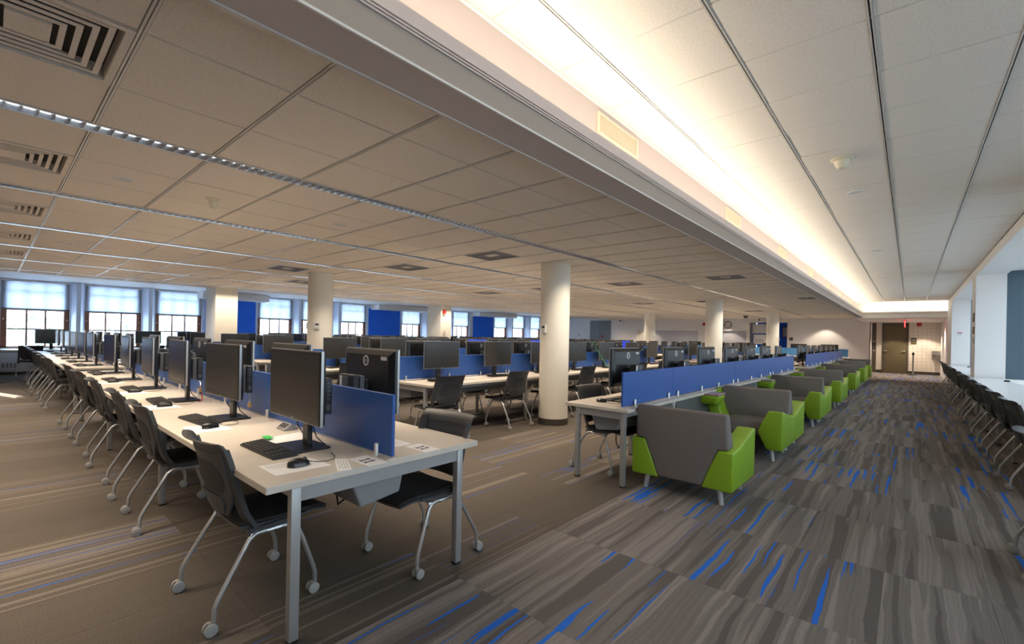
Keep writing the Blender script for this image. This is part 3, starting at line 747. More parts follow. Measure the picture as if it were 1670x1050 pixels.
q = MB(); q.lathe([(0.10, -0.03), (0.085, -0.075), (0.05, -0.105), (0, -0.115)], (0, 0, 0), 20); obj('dome', q, 'mouse', root, smooth=True); tag(root, 'black dome camera on the ceiling near the doorway', 'security camera')
for x, l in [(-6.03, 'small black bullet camera above the blue room doorway'), (-14.14, 'small black bullet camera high beside the grey door')]:
    root = empty('bullet_camera', (x, YF, 2.50)); q = MB(); q.box(-0.03, 0.03, -0.03, 0, -0.02, 0.05); obj('bracket', q, 'white_wall', root)
    q = MB(); q.lathe([(0.035, -0.20), (0.035, -0.03), (0.02, -0.02)], (0, 0, 0), 12, 'y'); obj('housing', q, 'dark', root, smooth=True); tag(root, l, 'security camera')

# ---- wall fittings
def fitting(name, loc, parts, label, cat, rz=0, group=None):
    root = empty(name, loc, rz)
    for n, mb, m in parts: obj(n, mb, m, root)
    return tag(root, label, cat, group)
def B(*a): return MB().box(*a)
def facing(x, y, r):                    # a fitting on a round column, turned to the camera side
    return None
def on_column(cx, cy, r, ang, z, name, parts, label, cat):
    a = math.radians(ang); return fitting(name, (cx + r * math.cos(a), cy + r * math.sin(a), z), parts, label, cat, a + PI / 2)
def thermo(): return [('housing', B(-0.045, 0.045, -0.028, 0.002, 0, 0.13), 'label'), ('display', B(-0.03, 0.03, -0.030, -0.027, 0.075, 0.105), 'ink'), ('cover', B(-0.04, 0.04, -0.034, -0.027, 0.005, 0.055), 'label')]
on_column(-4.33, 6.0, 0.235, 262, 1.455, 'thermostat', thermo(), 'white wall thermostat on the round column between the desk rows', 'thermostat')
on_column(-8.95, 4.36, 0.235, -38, 1.45, 'thermostat', thermo(), 'white thermostat facing the room on the column amid the third desk row', 'thermostat')
on_column(-8.95, 4.36, 0.235, 215, 1.45, 'thermostat', thermo(), 'white thermostat on the window-side flank of the column amid third desk row', 'thermostat')
on_column(-9.12, 20.15, 0.235, -20, 1.40, 'wall_switch', [('plate', B(-0.04, 0.04, -0.02, 0.002, 0, 0.12), 'label')], 'white switch plate on the last round column before the board wall', 'switch')
on_column(-4.38, 21.75, 0.235, -10, 1.42, 'wall_switch', [('plate', B(-0.04, 0.04, -0.02, 0.002, 0, 0.14), 'label'), ('rocker', B(-0.015, 0.015, -0.026, -0.02, 0.04, 0.10), 'label')], 'white switch plate on the round column by the blue room doorway', 'switch')
fitting('fire_alarm', (-14.3, 12.13, 2.22), [('housing', B(0, 0.05, -0.07, 0.07, 0, 0.17), 'redp'), ('lens', B(0.05, 0.07, -0.04, 0.04, -0.03, 0.0), 'label')], 'red fire alarm strobe on the far square pier', 'fire alarm')
fitting('wall_switch', (-14.3, 12.16, 1.36), [('plate', B(0, 0.012, -0.05, 0.05, 0, 0.20), 'label'), ('rocker', B(0.012, 0.018, -0.02, 0.02, 0.03, 0.07), 'wood'), ('rocker', B(0.012, 0.018, -0.02, 0.02, 0.11, 0.15), 'wood')], 'white double switch plate low on the far square pier', 'switch')
def alarm(): return [('housing', B(-0.08, 0.08, -0.05, 0, 0, 0.17), 'redp'), ('lens', B(-0.05, 0.05, -0.06, -0.02, -0.035, 0.0), 'label')]
fitting('fire_alarm', (-8.9, YF, 2.20), alarm(), 'red fire alarm strobe on the end wall beside the clock', 'fire alarm')
fitting('fire_alarm', (0.302, RYB, 2.22), alarm(), 'red fire alarm strobe on the tiled wall by the exit sign', 'fire alarm')
# clock
root = empty('wall_clock', (-7.62, YF, 2.245))
q = MB(); q.lathe([(0.195, -0.004), (0.195, -0.05), (0.170, -0.05), (0.165, -0.02)], (0, 0, 0), 32, 'y'); obj('rim', q, 'dark', root, smooth=True)
q = MB(); q.lathe([(0.168, -0.015), (0.168, -0.024), (0, -0.024)], (0, 0, 0), 32, 'y'); obj('face', q, 'paper', root)
q = MB()
for k in range(12):
    a = k * PI / 6; c, s = math.sin(a), math.cos(a); q.add([(0.135 * c - 0.006 * s, -0.0245, 0.135 * s + 0.006 * c), (0.135 * c + 0.006 * s, -0.0245, 0.135 * s - 0.006 * c), (0.155 * c + 0.006 * s, -0.0245, 0.155 * s - 0.006 * c), (0.155 * c - 0.006 * s, -0.0245, 0.155 * s + 0.006 * c)], [(0, 1, 2, 3)])
obj('hour_marks', q, 'ink', root)
q = MB(); q.prism([(-0.006, -0.02), (0.006, -0.02), (0.004, 0.12), (-0.004, 0.12)], -0.028, -0.026, 'y'); q.xf(Matrix.Rotation(1.9, 4, 'Y')); obj('minute_hand', q, 'ink', root)
q = MB(); q.prism([(-0.007, -0.02), (0.007, -0.02), (0.005, 0.085), (-0.005, 0.085)], -0.027, -0.025, 'y'); q.xf(Matrix.Rotation(-1.2, 4, 'Y')); obj('hour_hand', q, 'ink', root)
tag(root, 'round black-rimmed wall clock on the end wall', 'clock')
def signp(w, h, m2): return [('plate', B(-w / 2, w / 2, -0.01, 0, 0, h), 'plate'), ('strip', B(-w / 2 + 0.02, w / 2 - 0.02, -0.012, -0.01, h * 0.1, h * 0.45), m2), ('lettering', B(-w / 2 + 0.03, w / 2 - 0.04, -0.012, -0.01, h * 0.62, h * 0.72), 'label')]
fitting('room_sign', (-4.58, YF, 1.45), signp(0.16, 0.15, 'doorf'), 'small dark square room sign right beside the blue room doorway', 'sign')
fitting('room_sign', (0.127, RYB - 0.008, 1.39), signp(0.19, 0.29, 'plate2'), 'dark two-part sign plate on the tiled wall beside the olive door', 'sign')
fitting('wall_outlet', (-15.44 - 1.9, YF, 1.48), [('plate', B(-0.06, 0.06, -0.012, 0, 0, 0.10), 'greypc'), ('cover', B(-0.03, 0.03, -0.016, -0.012, 0.02, 0.08), 'label')], 'small grey control plate on the end wall near the windows', 'switch')
# exit sign, edge-on
root = empty('exit_sign', (-0.175, 24.9, 2.385))
q = MB(); q.box(-0.05, 0.05, -0.12, 0.12, -0.03, 0.0); obj('canopy', q, 'dark', root)
q = MB(); q.box(-0.016, 0.016, -0.17, 0.17, -0.29, -0.03); obj('lit_panel', q, 'exitred', root)
for s in (-1, 1):
    t = text_mb('EXIT', 0.17); t.xf(Matrix.Translation((s * 0.0185, 0, -0.16)) @ Matrix.Rotation(s * PI / 2, 4, 'Z') @ Matrix.Rotation(PI / 2, 4, 'X')); obj('lettering', t, 'label', root)
tag(root, 'red glowing exit sign hanging edge-on below the soffit', 'exit sign')
# notice on the second pier, plates on the first pier
fitting('notice', (1.20, 20.595, 1.585), [('sheet', B(-0.10, 0.10, -0.006, 0, 0, 0.25), 'paper'), ('heading', B(-0.06, 0.06, -0.0075, -0.006, 0.20, 0.225), 'redp'), ('print', B(-0.05, 0.05, -0.0075, -0.006, 0.155, 0.17), 'ink')], 'white paper notice with red heading on the far window pier', 'notice')
fitting('pier_plate', (1.01, 13.70, 1.89), [('plate', B(-0.012, 0, -0.12, 0.12, 0, 0.19), 'plate'), ('lettering', B(-0.014, -0.012, -0.08, 0.08, 0.12, 0.14), 'label')], 'upper dark sign plate on the white window pier', 'sign')
fitting('pier_plate', (1.01, 13.70, 1.64), [('plate', B(-0.012, 0, -0.12, 0.12, 0, 0.15), 'plate2'), ('lettering', B(-0.014, -0.012, -0.08, 0.08, 0.09, 0.11), 'label')], 'lower olive sign plate on the white window pier', 'sign')
fitting('wall_switch', (1.01, 13.66, 1.42), [('plate', B(-0.012, 0, -0.05, 0.05, 0, 0.14), 'label'), ('rocker', B(-0.018, -0.012, -0.02, 0.02, 0.04, 0.10), 'label')], 'white switch plate below the signs on the window pier', 'switch')
# barrier post and drinking fountain
root = empty('barrier_post', (0.115, 27.2, 0))
q = MB(); q.lathe([(0.17, 0), (0.17, 0.015), (0.14, 0.03), (0.03, 0.045)], (0, 0, 0), 24); obj('base', q, 'dark', root, smooth=True)
q = MB(); q.lathe([(0.032, 0.04), (0.032, 0.90)], (0, 0, 0), 16); obj('pole', q, 'stainless', root, smooth=True)
q = MB(); q.lathe([(0.045, 0.90), (0.045, 1.0), (0.03, 1.02), (0, 1.02)], (0, 0, 0), 16); obj('belt_head', q, 'dark', root, smooth=True)
tag(root, 'slim steel barrier post before the tiled wall', 'barrier post')
root = empty('drinking_fountain', (0.90, RYB - 0.012, 0.80))
q = MB(); q.prism([(-0.02, 0), (-0.30, 0.05), (-0.36, 0.16), (-0.02, 0.16)], -0.15, 0.14, 'x'); obj('basin', q, 'stainless', root, bevel=0.02)
q = MB(); q.tube([(-0.1, -0.08, 0.16), (-0.1, -0.12, 0.20), (-0.09, -0.17, 0.19)], 0.012, 8); obj('spout', q, 'chrome', root)
q = MB(); q.box(-0.15, 0.14, -0.02, 0.0, -0.05, 0.3); obj('back_plate', q, 'stainless', root)
tag(root, 'stainless steel drinking fountain on the tiled recess wall', 'drinking fountain')

# ================================================================== FURNITURE PROTOTYPES
# ---- chair: origin on the floor midway between the rear casters, faces +y
def chair_y(z):                                            # profile of the back in side view
    pts = [(0.385, 0.165), (0.43, 0.135), (0.50, 0.095), (0.60, 0.062), (0.70, 0.040), (0.80, 0.012), (0.845, -0.004), (0.865, -0.030)]
    for (a, ya), (b, yb) in zip(pts, pts[1:]):
        if z <= b: return ya + (yb - ya) * (z - a) / (b - a)
    return pts[-1][1]
def bp(x, z, off=0.0): return (x, chair_y(z) + 0.05 * (x / 0.24) ** 2 * (1 if z < 0.86 else 0.9) + off, z)
CH = Proto('task_chair')
seat = []
for i in range(9):
    t = i / 8; y = 0.125 + 0.44 * t; row = []
    for j in range(9):
        s = -1 + 2 * j / 8; w = 0.225 - 0.02 * (1 - t) - 0.03 * max(0, t - 0.85) / 0.15
        z = 0.445 - 0.010 * math.sin(PI * min(1, t * 1.1)) + 0.012 * s * s - 0.03 * max(0, (t - 0.75) / 0.25) ** 2 + 0.008 * t
        row.append((s * w, y, z))
    seat.append(row)
mb = MB(); mb.slab(seat, (0, 0, -0.016)); CH.part('seat', mb, 'seat', smooth=True, angle=60)
mb = MB(); mb.slab([[(x * 1.035, y - 0.004, z - 0.017) for x, y, z in r] for r in seat], (0, 0, -0.012)); CH.part('seat_shell', mb, 'chair', smooth=True, angle=60)
# back frame: two side rails that run on under the seat, and a top rail with a rolled lip
fr = MB()
zs = [0.385, 0.41, 0.45, 0.50, 0.56, 0.63, 0.70, 0.77, 0.83]
for s in (-1, 1):
    rings = []
    for z in zs:
        xo = 0.238 - 0.006 * (z - 0.4) / 0.4; wd = 0.036 if z > 0.5 else 0.036 + (0.5 - z) * 0.10
        rings.append([bp(s * xo, z, -0.010), bp(s * (xo - wd), z, -0.012), bp(s * (xo - wd), z, 0.012), bp(s * xo, z, 0.014)])
    fr.loft(rings)
    fr.loft([[(s * 0.240, y, z0), (s * 0.196, y, z0), (s * 0.196, y, z1), (s * 0.240, y, z1)] for y, z0, z1 in ((0.150, 0.383, 0.425), (0.20, 0.386, 0.425), (0.30, 0.405, 0.430), (0.44, 0.425, 0.440))])
top = []
for z in (0.80, 0.83, 0.852, 0.864, 0.866):
    top.append([bp(x, z, 0.0 if z < 0.865 else -0.012) for x in [-0.236 + 0.472 * k / 10 for k in range(11)]])
fr.slab(top, (0, -0.014, 0.0))
CH.part('back_frame', fr, 'chair', smooth=True, angle=50)
pan = MB(); grid = []
for z in (0.478, 0.485, 0.50, 0.53, 0.565, 0.60, 0.65, 0.70, 0.75, 0.81):
    w = 0.205 if z > 0.565 else (0.130 + 0.075 * ((z - 0.478) / 0.087) ** 0.8)
    grid.append([bp(w * (-1 + 2 * k / 8), z, -0.016 - (0.010 if z < 0.6 else 0.0)) for k in range(9)])
pan.slab(grid, (0, 0.010, 0.0)); CH.part('back_panel', pan, 'chair', smooth=True, angle=60)
ins = MB(); grid = []
for z, w in ((0.605, 0.150), (0.64, 0.165), (0.69, 0.165), (0.735, 0.13), (0.755, 0.095)):
    grid.append([bp(w * (-1 + 2 * k / 6), z, -0.0185) for k in range(7)])
ins.slab(grid, (0, 0.004, 0)); CH.part('mesh_inset', ins, 'chair_in', smooth=True, joined=False)
lum = MB(); grid = []
for z, w in ((0.49, 0.115), (0.51, 0.135), (0.545, 0.150), (0.575, 0.145), (0.588, 0.10)):
    grid.append([bp(w * (-1 + 2 * k / 6), z, -0.031) for k in range(7)])
lum.slab(grid, (0, 0.008, 0)); CH.part('lumbar_pad', lum, 'chair', smooth=True, joined=False)
br = MB()
for y in (0.24, 0.36): br.tube([(-0.235, y, 0.398), (0.235, y, 0.398)], 0.010, 8)
for s in (-1, 1): br.tube([(s * 0.235, 0.16, 0.394), (s * 0.235, 0.39, 0.398)], 0.011, 8)
CH.part('under_frame', br, 'legs', smooth=True)
def caster_mb(x, y):
    m = MB()
    for s in (-1, 1): m.lathe([(0.0, -0.009), (0.020, -0.009), (0.028, -0.006), (0.028, 0.006), (0.020, 0.009), (0, 0.009)], (x + s * 0.016, y - 0.012, 0.028), 14, 'x')
    m.box(x - 0.006, x + 0.006, y - 0.022, y + 0.008, 0.02, 0.058); return m
for s in (-1, 1):
    r = MB(); r.tube([(s * 0.235, 0.235, 0.398), (s * 0.240, 0.185, 0.398), (s * 0.244, 0.155, 0.380), (s * 0.250, 0.115, 0.315), (s * 0.262, 0.020, 0.150), (s * 0.264, 0.004, 0.115), (s * 0.265, 0.0, 0.055)], 0.0115, 10)
    i = CH.part('leg', r, 'legs', smooth=True, angle=70); CH.part('caster', caster_mb(s * 0.265, 0.0), 'caster', sub=i, smooth=True)
    r = MB(); r.tube([(s * 0.235, 0.31, 0.398), (s * 0.240, 0.365, 0.395), (s * 0.243, 0.388, 0.370), (s * 0.248, 0.415, 0.300), (s * 0.254, 0.468, 0.145), (s * 0.255, 0.478, 0.105), (s * 0.255, 0.480, 0.055)], 0.0115, 10)
    i = CH.part('leg', r, 'legs', smooth=True, angle=70); CH.part('caster', caster_mb(s * 0.255, 0.48), 'caster', sub=i, smooth=True)

# ---- monitor on its stand with a small computer behind: origin on the desk, screen faces -y
MO = Proto('monitor')
W2, Z0, Z1 = 0.325, 0.170, 0.557
mb = MB(); mb.box(-W2, W2, -0.062, -0.046, Z0, Z1); MO.part('bezel', mb, 'bezel', bevel=0.003, seg=1)
mb = MB(); mb.box(-W2 + 0.012, W2 - 0.012, -0.0630, -0.0615, Z0 + 0.020, Z1 - 0.012); MO.part('screen', mb, 'screen')
mb = MB(); e = 0.004
mb.box(-W2 - e, W2 + e, -0.058, -0.044, Z1, Z1 + e); mb.box(-W2 - e, W2 + e, -0.058, -0.044, Z0 - e, Z0); mb.box(-W2 - e, -W2, -0.058, -0.044, Z0, Z1); mb.box(W2, W2 + e, -0.058, -0.044, Z0, Z1)
MO.part('rim', mb, 'rim')
mb = MB(); mb.loft([[(-W2, -0.046, Z0), (W2, -0.046, Z0), (W2, -0.046, Z1), (-W2, -0.046, Z1)], [(-W2 + 0.004, -0.030, Z0 + 0.004), (W2 - 0.004, -0.030, Z0 + 0.004), (W2 - 0.004, -0.030, Z1 - 0.004), (-W2 + 0.004, -0.030, Z1 - 0.004)],
                    [(-W2 + 0.05, -0.008, Z0 + 0.04), (W2 - 0.05, -0.008, Z0 + 0.04), (W2 - 0.05, -0.012, Z1 - 0.035), (-W2 + 0.05, -0.012, Z1 - 0.035)]]); MO.part('back_shell', mb, 'back', bevel=0.002, seg=1)
mb = MB(); mb.box(-0.037, 0.037, 0.012, 0.040, 0.012, 0.365); mb.box(-0.05, 0.05, -0.012, 0.014, 0.26, 0.36); MO.part('stand', mb, 'stand', bevel=0.006)
mb = MB(); mb.box(-0.135, 0.135, -0.10, 0.10, 0.0, 0.013); MO.part('base', mb, 'stand', bevel=0.004)
mb = MB(); mb.box(-0.095, 0.085, 0.046, 0.078, 0.20, 0.39); MO.part('bracket', mb, 'pcgrey', bevel=0.003, seg=1)
mb = MB(); mb.box(-0.09, 0.095, 0.080, 0.122, 0.19, 0.395); pcid = MO.part('mini_computer', mb, 'pc', bevel=0.003, seg=1)
mb = MB(); mb.box(0.0950, 0.0958, 0.090, 0.112, 0.21, 0.245)
for k in range(5): mb.box(0.0950, 0.0958, 0.094, 0.108, 0.275 + k * 0.022, 0.283 + k * 0.022)
MO.part('port_labels', mb, 'pcgrey', sub=pcid, joined=False)
mb = MB(); mb.box(0.052, 0.090, 0.1215, 0.1228, 0.30, 0.385); MO.part('barcode_label', mb, 'label', sub=pcid, label='white barcode label')
mb = MB(); mb.box(-0.03, 0.045, 0.1215, 0.130, 0.20, 0.385); MO.part('cover_plate', mb, 'pcgrey', sub=pcid)
ring = MB(); rr = []
for k in range(28):
    a = 2 * PI * k / 28; c, s = math.cos(a), math.sin(a); rr.append([(0.034 * c, -0.0095, 0.482 + 0.034 * s), (0.026 * c, -0.0095, 0.482 + 0.026 * s), (0.026 * c, -0.0135, 0.482 + 0.026 * s), (0.034 * c, -0.0135, 0.482 + 0.034 * s)])
ring.loft(rr, cap=False, closed=True)
t = text_mb('DELL', 0.024); t.xf(Matrix.Translation((0, -0.0092, 0.482)) @ Matrix.Rotation(PI, 4, 'Z') @ Matrix.Rotation(PI / 2, 4, 'X')); ring.add(t.v, t.f)
MO.part('logo', ring, 'logo', label='silver ring logo on the back')
mb = MB(); mb.box(-0.255, -0.185, -0.0135, -0.0113, 0.492, 0.515); MO.part('asset_sticker', mb, 'label', label='white asset sticker')
t = text_mb('DELL', 0.012); t.xf(Matrix.Translation((0, -0.0625, Z0 + 0.010)) @ Matrix.Rotation(PI / 2, 4, 'X')); MO.part('front_logo', t, 'logo', joined=False)
mb = MB(); mb.tube([(-0.04, -0.02, 0.19), (-0.075, 0.0, 0.12), (-0.06, 0.03, 0.06), (-0.02, 0.06, 0.02), (0.03, 0.12, 0.004)], 0.003, 6)
mb.tube([(0.05, -0.015, 0.20), (0.085, 0.02, 0.13), (0.06, 0.05, 0.06), (0.07, 0.10, 0.006)], 0.003, 6); MO.part('cable', mb, 'cable', smooth=True)

MOB = Proto('monitor'); MOB.parts = [dict(p, mat='bluescreen' if p['name'] == 'screen' else p['mat']) for p in MO.parts]
# ---- keyboard and mouse
KB = Proto('keyboard')
mb = MB(); mb.prism([(-0.065, 0.0), (0.065, 0.0), (0.065, 0.020), (-0.065, 0.011)], -0.22, 0.22, 'x'); KB.part('body', mb, 'keybody', bevel=0.003, seg=1)
mb = MB()
for r in range(6):
    y0 = -0.056 + r * 0.019
    x = -0.212
    while x < 0.205:
        w = 0.0165
        if r == 0 and -0.13 < x < -0.12: w = 0.11
        if x + w > 0.214: break
        if not (0.072 < x < 0.082 or 0.140 < x < 0.149):
            z = 0.011 + (y0 + 0.065) * 0.07; mb.box(x, x + w, y0, y0 + 0.0155, z, z + 0.005)
        x += w + 0.0025
KB.part('keys', mb, 'keys')
MS = Proto('mouse')
mb = MB(); rings = []
for i in range(9):
    t = i / 8; y = -0.055 + 0.11 * t; w = 0.031 * math.sqrt(max(0.02, 1 - (2 * t - 1) ** 4)); h = 0.036 * math.sqrt(max(0.03, 1 - (1.7 * t - 0.75) ** 2 if abs(1.7 * t - 0.75) < 1 else 0.03))
    rings.append([(w * math.cos(a), y, 0.002 + max(0, h * math.sin(a))) for a in [PI * k / 8 for k in range(9)]] + [(-w * 0.9, y, 0.0), (w * 0.9, y, 0.0)])
mb.loft(rings); MS.part('shell', mb, 'mouse', smooth=True, angle=60)
mb = MB(); mb.lathe([(0.0, -0.004), (0.010, -0.004), (0.010, 0.004), (0, 0.004)], (0, 0.03, 0.028), 10, 'x'); MS.part('scroll_wheel', mb, 'keys')
mb = MB(); mb.tube([(0, 0.054, 0.012), (0.015, 0.085, 0.004), (0.035, 0.13, 0.003), (0.03, 0.17, 0.003), (-0.02, 0.205, 0.003), (-0.10, 0.23, 0.004)], 0.002, 6); MS.part('cord', mb, 'cable')

# ---- lounge sofa: origin on the floor at the middle of the back face, front towards +y
def sofa_parts(tablet):
    P = Proto('lounge_sofa'); hw = 0.445
    # backrest block, sloping, with the wedge that runs down between the arms at the rear
    outl = [(-hw + 0.035, 0.775), (hw - 0.055, 0.775), (hw - 0.04, 0.478), (hw - 0.122, 0.472), (hw - 0.252, 0.145), (-hw + 0.252, 0.145), (-hw + 0.122, 0.472), (-hw + 0.04, 0.478)]
    mb = MB(); mb.loft([[(x, 0.0, z) for x, z in outl], [(x, 0.18 - 0.085 * (z - 0.46) / 0.315 if z > 0.4 else 0.12, z) for x, z in outl]])
    P.part('backrest', mb, 'grey_fab', bevel=0.020, seg=3, smooth=True, angle=50)
    mb = MB(); mb.box(-hw + 0.19, hw - 0.19, 0.10, 0.60, 0.26, 0.43); P.part('seat_cushion', mb, 'grey_fab', bevel=0.05, seg=4, smooth=True, angle=60)
    mb = MB(); mb.box(-hw + 0.21, hw - 0.21, 0.09, 0.56, 0.16, 0.27); P.part('seat_board', mb, 'under')
    for s in (-1, 1):
        if tablet and s == 1: continue
        def R(y, zt, wt, zm, wm, wb): return [(s * (hw + 0.0), y, 0.135), (s * (hw + 0.005), y, zt), (s * (hw - wt), y, zt), (s * (hw - wm), y, zm), (s * (hw - wb), y, 0.135)]
        mb = MB(); mb.loft([R(-0.002, 0.470, 0.12, 0.32, 0.185, 0.255), R(0.16, 0.478, 0.125, 0.32, 0.20, 0.25), R(0.66, 0.585, 0.15, 0.335, 0.265, 0.165), R(0.70, 0.580, 0.15, 0.335, 0.262, 0.165)])
        P.part('arm', mb, 'gfab', bevel=0.016, seg=3, smooth=True, angle=50)
    if tablet:
        mb = MB(); mb.loft([[(hw - 0.30, 0.02, 0.135), (hw - 0.02, 0.02, 0.135), (hw + 0.05, 0.02, 0.74), (hw - 0.045, 0.02, 0.765)], [(hw - 0.29, 0.16, 0.135), (hw - 0.02, 0.16, 0.135), (hw + 0.09, 0.16, 0.72), (hw - 0.03, 0.14, 0.75)], [(hw - 0.27, 0.36, 0.135), (hw - 0.05, 0.36, 0.135), (hw + 0.09, 0.34, 0.66), (hw - 0.05, 0.33, 0.69)], [(hw - 0.26, 0.47, 0.135), (hw - 0.10, 0.47, 0.135), (hw + 0.02, 0.45, 0.56), (hw - 0.12, 0.45, 0.56)]]); P.part('arm_panel', mb, 'gfab', bevel=0.02, seg=3, smooth=True, angle=50)
        mb = MB(); mb.loft([[(hw - 0.03, 0.16, 0.60), (hw + 0.14, 0.16, 0.62), (hw + 0.17, 0.16, 0.70), (hw - 0.05, 0.16, 0.715)], [(hw - 0.07, 0.34, 0.55), (hw + 0.15, 0.34, 0.56), (hw + 0.20, 0.34, 0.695), (hw - 0.13, 0.34, 0.705)], [(hw - 0.16, 0.46, 0.56), (hw + 0.15, 0.46, 0.57), (hw + 0.22, 0.46, 0.69), (hw - 0.21, 0.46, 0.70)], [(hw - 0.15, 0.70, 0.585), (hw + 0.13, 0.70, 0.585), (hw + 0.20, 0.74, 0.69), (hw - 0.20, 0.74, 0.70)]])
        i = P.part('tablet_arm', mb, 'gfab', bevel=0.035, seg=3, smooth=True, angle=50)
        mb = MB(); mb.prism([(hw - 0.19, 0.44), (hw + 0.10, 0.40), (hw + 0.19, 0.52), (hw + 0.18, 0.70), (hw - 0.19, 0.71)], 0.708, 0.722, 'z'); P.part('tablet_top', mb, 'tablet', sub=i, label='mauve writing tablet with wood edge')
        mb = MB(); mb.prism([(hw - 0.193, 0.437), (hw + 0.102, 0.397), (hw + 0.194, 0.519), (hw + 0.183, 0.704), (hw - 0.194, 0.714)], 0.697, 0.709, 'z'); P.part('tablet_edge', mb, 'tablet_edge', sub=i)
    for s in (-1, 1):
        for y, dy in ((0.09, -0.02), (0.62, 0.02)):
            mb = MB(); mb.tube([(s * (hw - 0.13), y, 0.16), (s * (hw - 0.105), y + dy * 0.5, 0.0)], [0.025, 0.019], 14); P.part('leg', mb, 'alu', smooth=True)
    return P
SOFA, SOFA_T = sofa_parts(False), sofa_parts(True)

# ================================================================== DESKS
def desk_run(name, loc, rz, length, da, db, label, group, panel_mat='divider', mod=2.4, panels=None, b_range=None, legs_b=True, modesty=False, tray=True, top='laminate', divider=True, posts=True, chamfer=False, z_panel=1.075):
    """local x runs along the desk, v=y: side a is y<0 (depth da), side b is y>0 (depth db); divider at y=0"""
    root = empty(name, loc, rz); H = 0.735; t = 0.034; ov = 0.10
    n = max(1, round(length / mod)); w = length / n; bounds = [k * w for k in range(n + 1)]
    b0, b1 = b_range if b_range else (0, length)
    for k in range(n):
        x0, x1 = bounds[k] + (0.001 if k else 0), bounds[k + 1] - (0.001 if k < n - 1 else 0)
        mb = MB()
        if chamfer and k == 0: mb.prism([(x0, da * 0 + db), (x0, -da + 0.10), (x0 + 0.10, -da), (x1, -da), (x1, db)], H - t, H, 'z')
        elif b_range: mb.box(x0, x1, -da, 0, H - t, H); 
        else: mb.box(x0, x1, -da, db, H - t, H)
        obj('tabletop', mb, top, root, bevel=0.004, seg=2)
        if b_range:
            xa, xb = max(x0, b0), min(x1, b1)
            if xb - xa > 0.1: mb = MB(); mb.box(xa, xb, 0.001, db, H - t, H); obj('tabletop', mb, top, root, bevel=0.004, seg=2)
    sides = []
    if da > 0.3: sides.append((-da + ov + 0.035, 0, length))
    if db > 0.3: sides.append((db - ov - 0.035, b0, b1))
    if len(sides) == 1:
        sides.append(((0.02 if da > 0.3 else -max(0.02, da - 0.06)), 0, length)) if not chamfer else sides.append((db - 0.05, 0, length))
    lm = MB(); lm.box(-0.022, 0.022, -0.022, 0.022, 0.012, H - t)
    lme = mesh_of('leg', lm, 'steel', bevel=0.004, seg=2, smooth=True); fm_ = MB(); fm_.box(-0.0205, 0.0205, -0.0205, 0.0205, 0, 0.013); fme = mesh_of('foot_cap', fm_, 'dark')
    for yl, xa, xb in sides:
        for k in range(n + 1):
            x = bounds[k] + (0.035 if k == 0 else (-0.035 if k == n else 0.0))
            if x < xa or x > xb: continue
            l = link('leg', lme, root, (x, yl, 0)); link('foot_cap', fme, l)
        q = MB(); q.box(max(0.06, xa + 0.05), min(length - 0.06, xb - 0.05), yl - 0.012, yl + 0.012, H - t - 0.05, H - t); obj('long_rail', q, 'steel', root)
    ya, yb = min(s[0] for s in sides), max(s[0] for s in sides)
    for k in range(n + 1):
        x = bounds[k] + (0.035 if k == 0 else (-0.035 if k == n else 0.0))
        yb2 = yb if not (b_range and (x < b0 or x > b1)) else 0.0
        q = MB(); q.box(x - 0.014, x + 0.014, ya + 0.022, yb2 - 0.022, H - t - 0.068, H - t); obj('end_rail' if k in (0, n) else 'cross_rail', q, 'steel', root)
    if tray:
        sh = 0.21 if da < 0.3 else 0.0
        q = MB(); q.loft([[(0.12 + k * (length - 0.24), sh - 0.13, 0.505), (0.12 + k * (length - 0.24), sh + 0.11, 0.475), (0.12 + k * (length - 0.24), sh + 0.17, 0.62), (0.12 + k * (length - 0.24), sh - 0.16, 0.64)] for k in (0, 1)]); obj('cable_trough', q, 'greypc', root, bevel=0.012, seg=2)
    if tray:
        q = MB(); cr = random.Random(int(length * 100 + x0 * 7))
        for k in range(int(length / 0.6)):
            xx = 0.35 + k * 0.6 + cr.uniform(-0.1, 0.1); yy = sh + cr.uniform(-0.08, 0.10); dp = cr.uniform(0.05, 0.32)
            q.tube([(xx, yy, 0.50), (xx + 0.03, yy + 0.02, 0.50 - dp * 0.6), (xx + 0.10, yy + 0.03, 0.50 - dp), (xx + 0.18, yy, 0.50 - dp * 0.55), (xx + 0.22, yy - 0.02, 0.50)], 0.006, 5)
        tag(obj('hanging_cables', q, 'cable', root, smooth=True), kind='stuff')
    if modesty:
        for k in range(n):
            q = MB(); q.box(bounds[k] + (0.06 if k else 0.3), bounds[k + 1] - 0.06, -0.045, -0.028, 0.42, H - t - 0.002); obj('modesty_panel', q, 'modesty', root)
    if divider:
        if panels is None: panels = bounds
        cm = MB(); cm.lathe([(0.020, 0), (0.020, 0.004), (0.0125, 0.006), (0.0125, 0.066), (0.010, 0.069), (0, 0.069)], (0, 0, 0), 14); cme = mesh_of('clamp_post', cm, 'clamp', smooth=True)
        for k in range(len(panels) - 1):
            x0, x1 = panels[k] + 0.003, panels[k + 1] - 0.003
            q = MB(); q.box(x0, x1, -0.010, 0.010, 0.748, z_panel); pn = obj('divider_panel', q, panel_mat, root, bevel=0.003, seg=1)
            L_ = x1 - x0
            for f in ([0.12, 0.92, 1.60, 2.30] if L_ > 2 else [0.22, L_ - 0.14]):
                for s in (-1, 1):
                    if (s < 0 and da < 0.05) or (s > 0 and b_range and not (b0 < x0 + f < b1)): continue
                    link('clamp_post', cme, root, (x0 + f, s * 0.0235, H))
        q = MB(); q.box(0.01, length - 0.01, -0.03, 0.03, H, H + 0.004)
        obj('joint_strip', q, 'edge', root)
    return tag(root, label, 'desk', group)

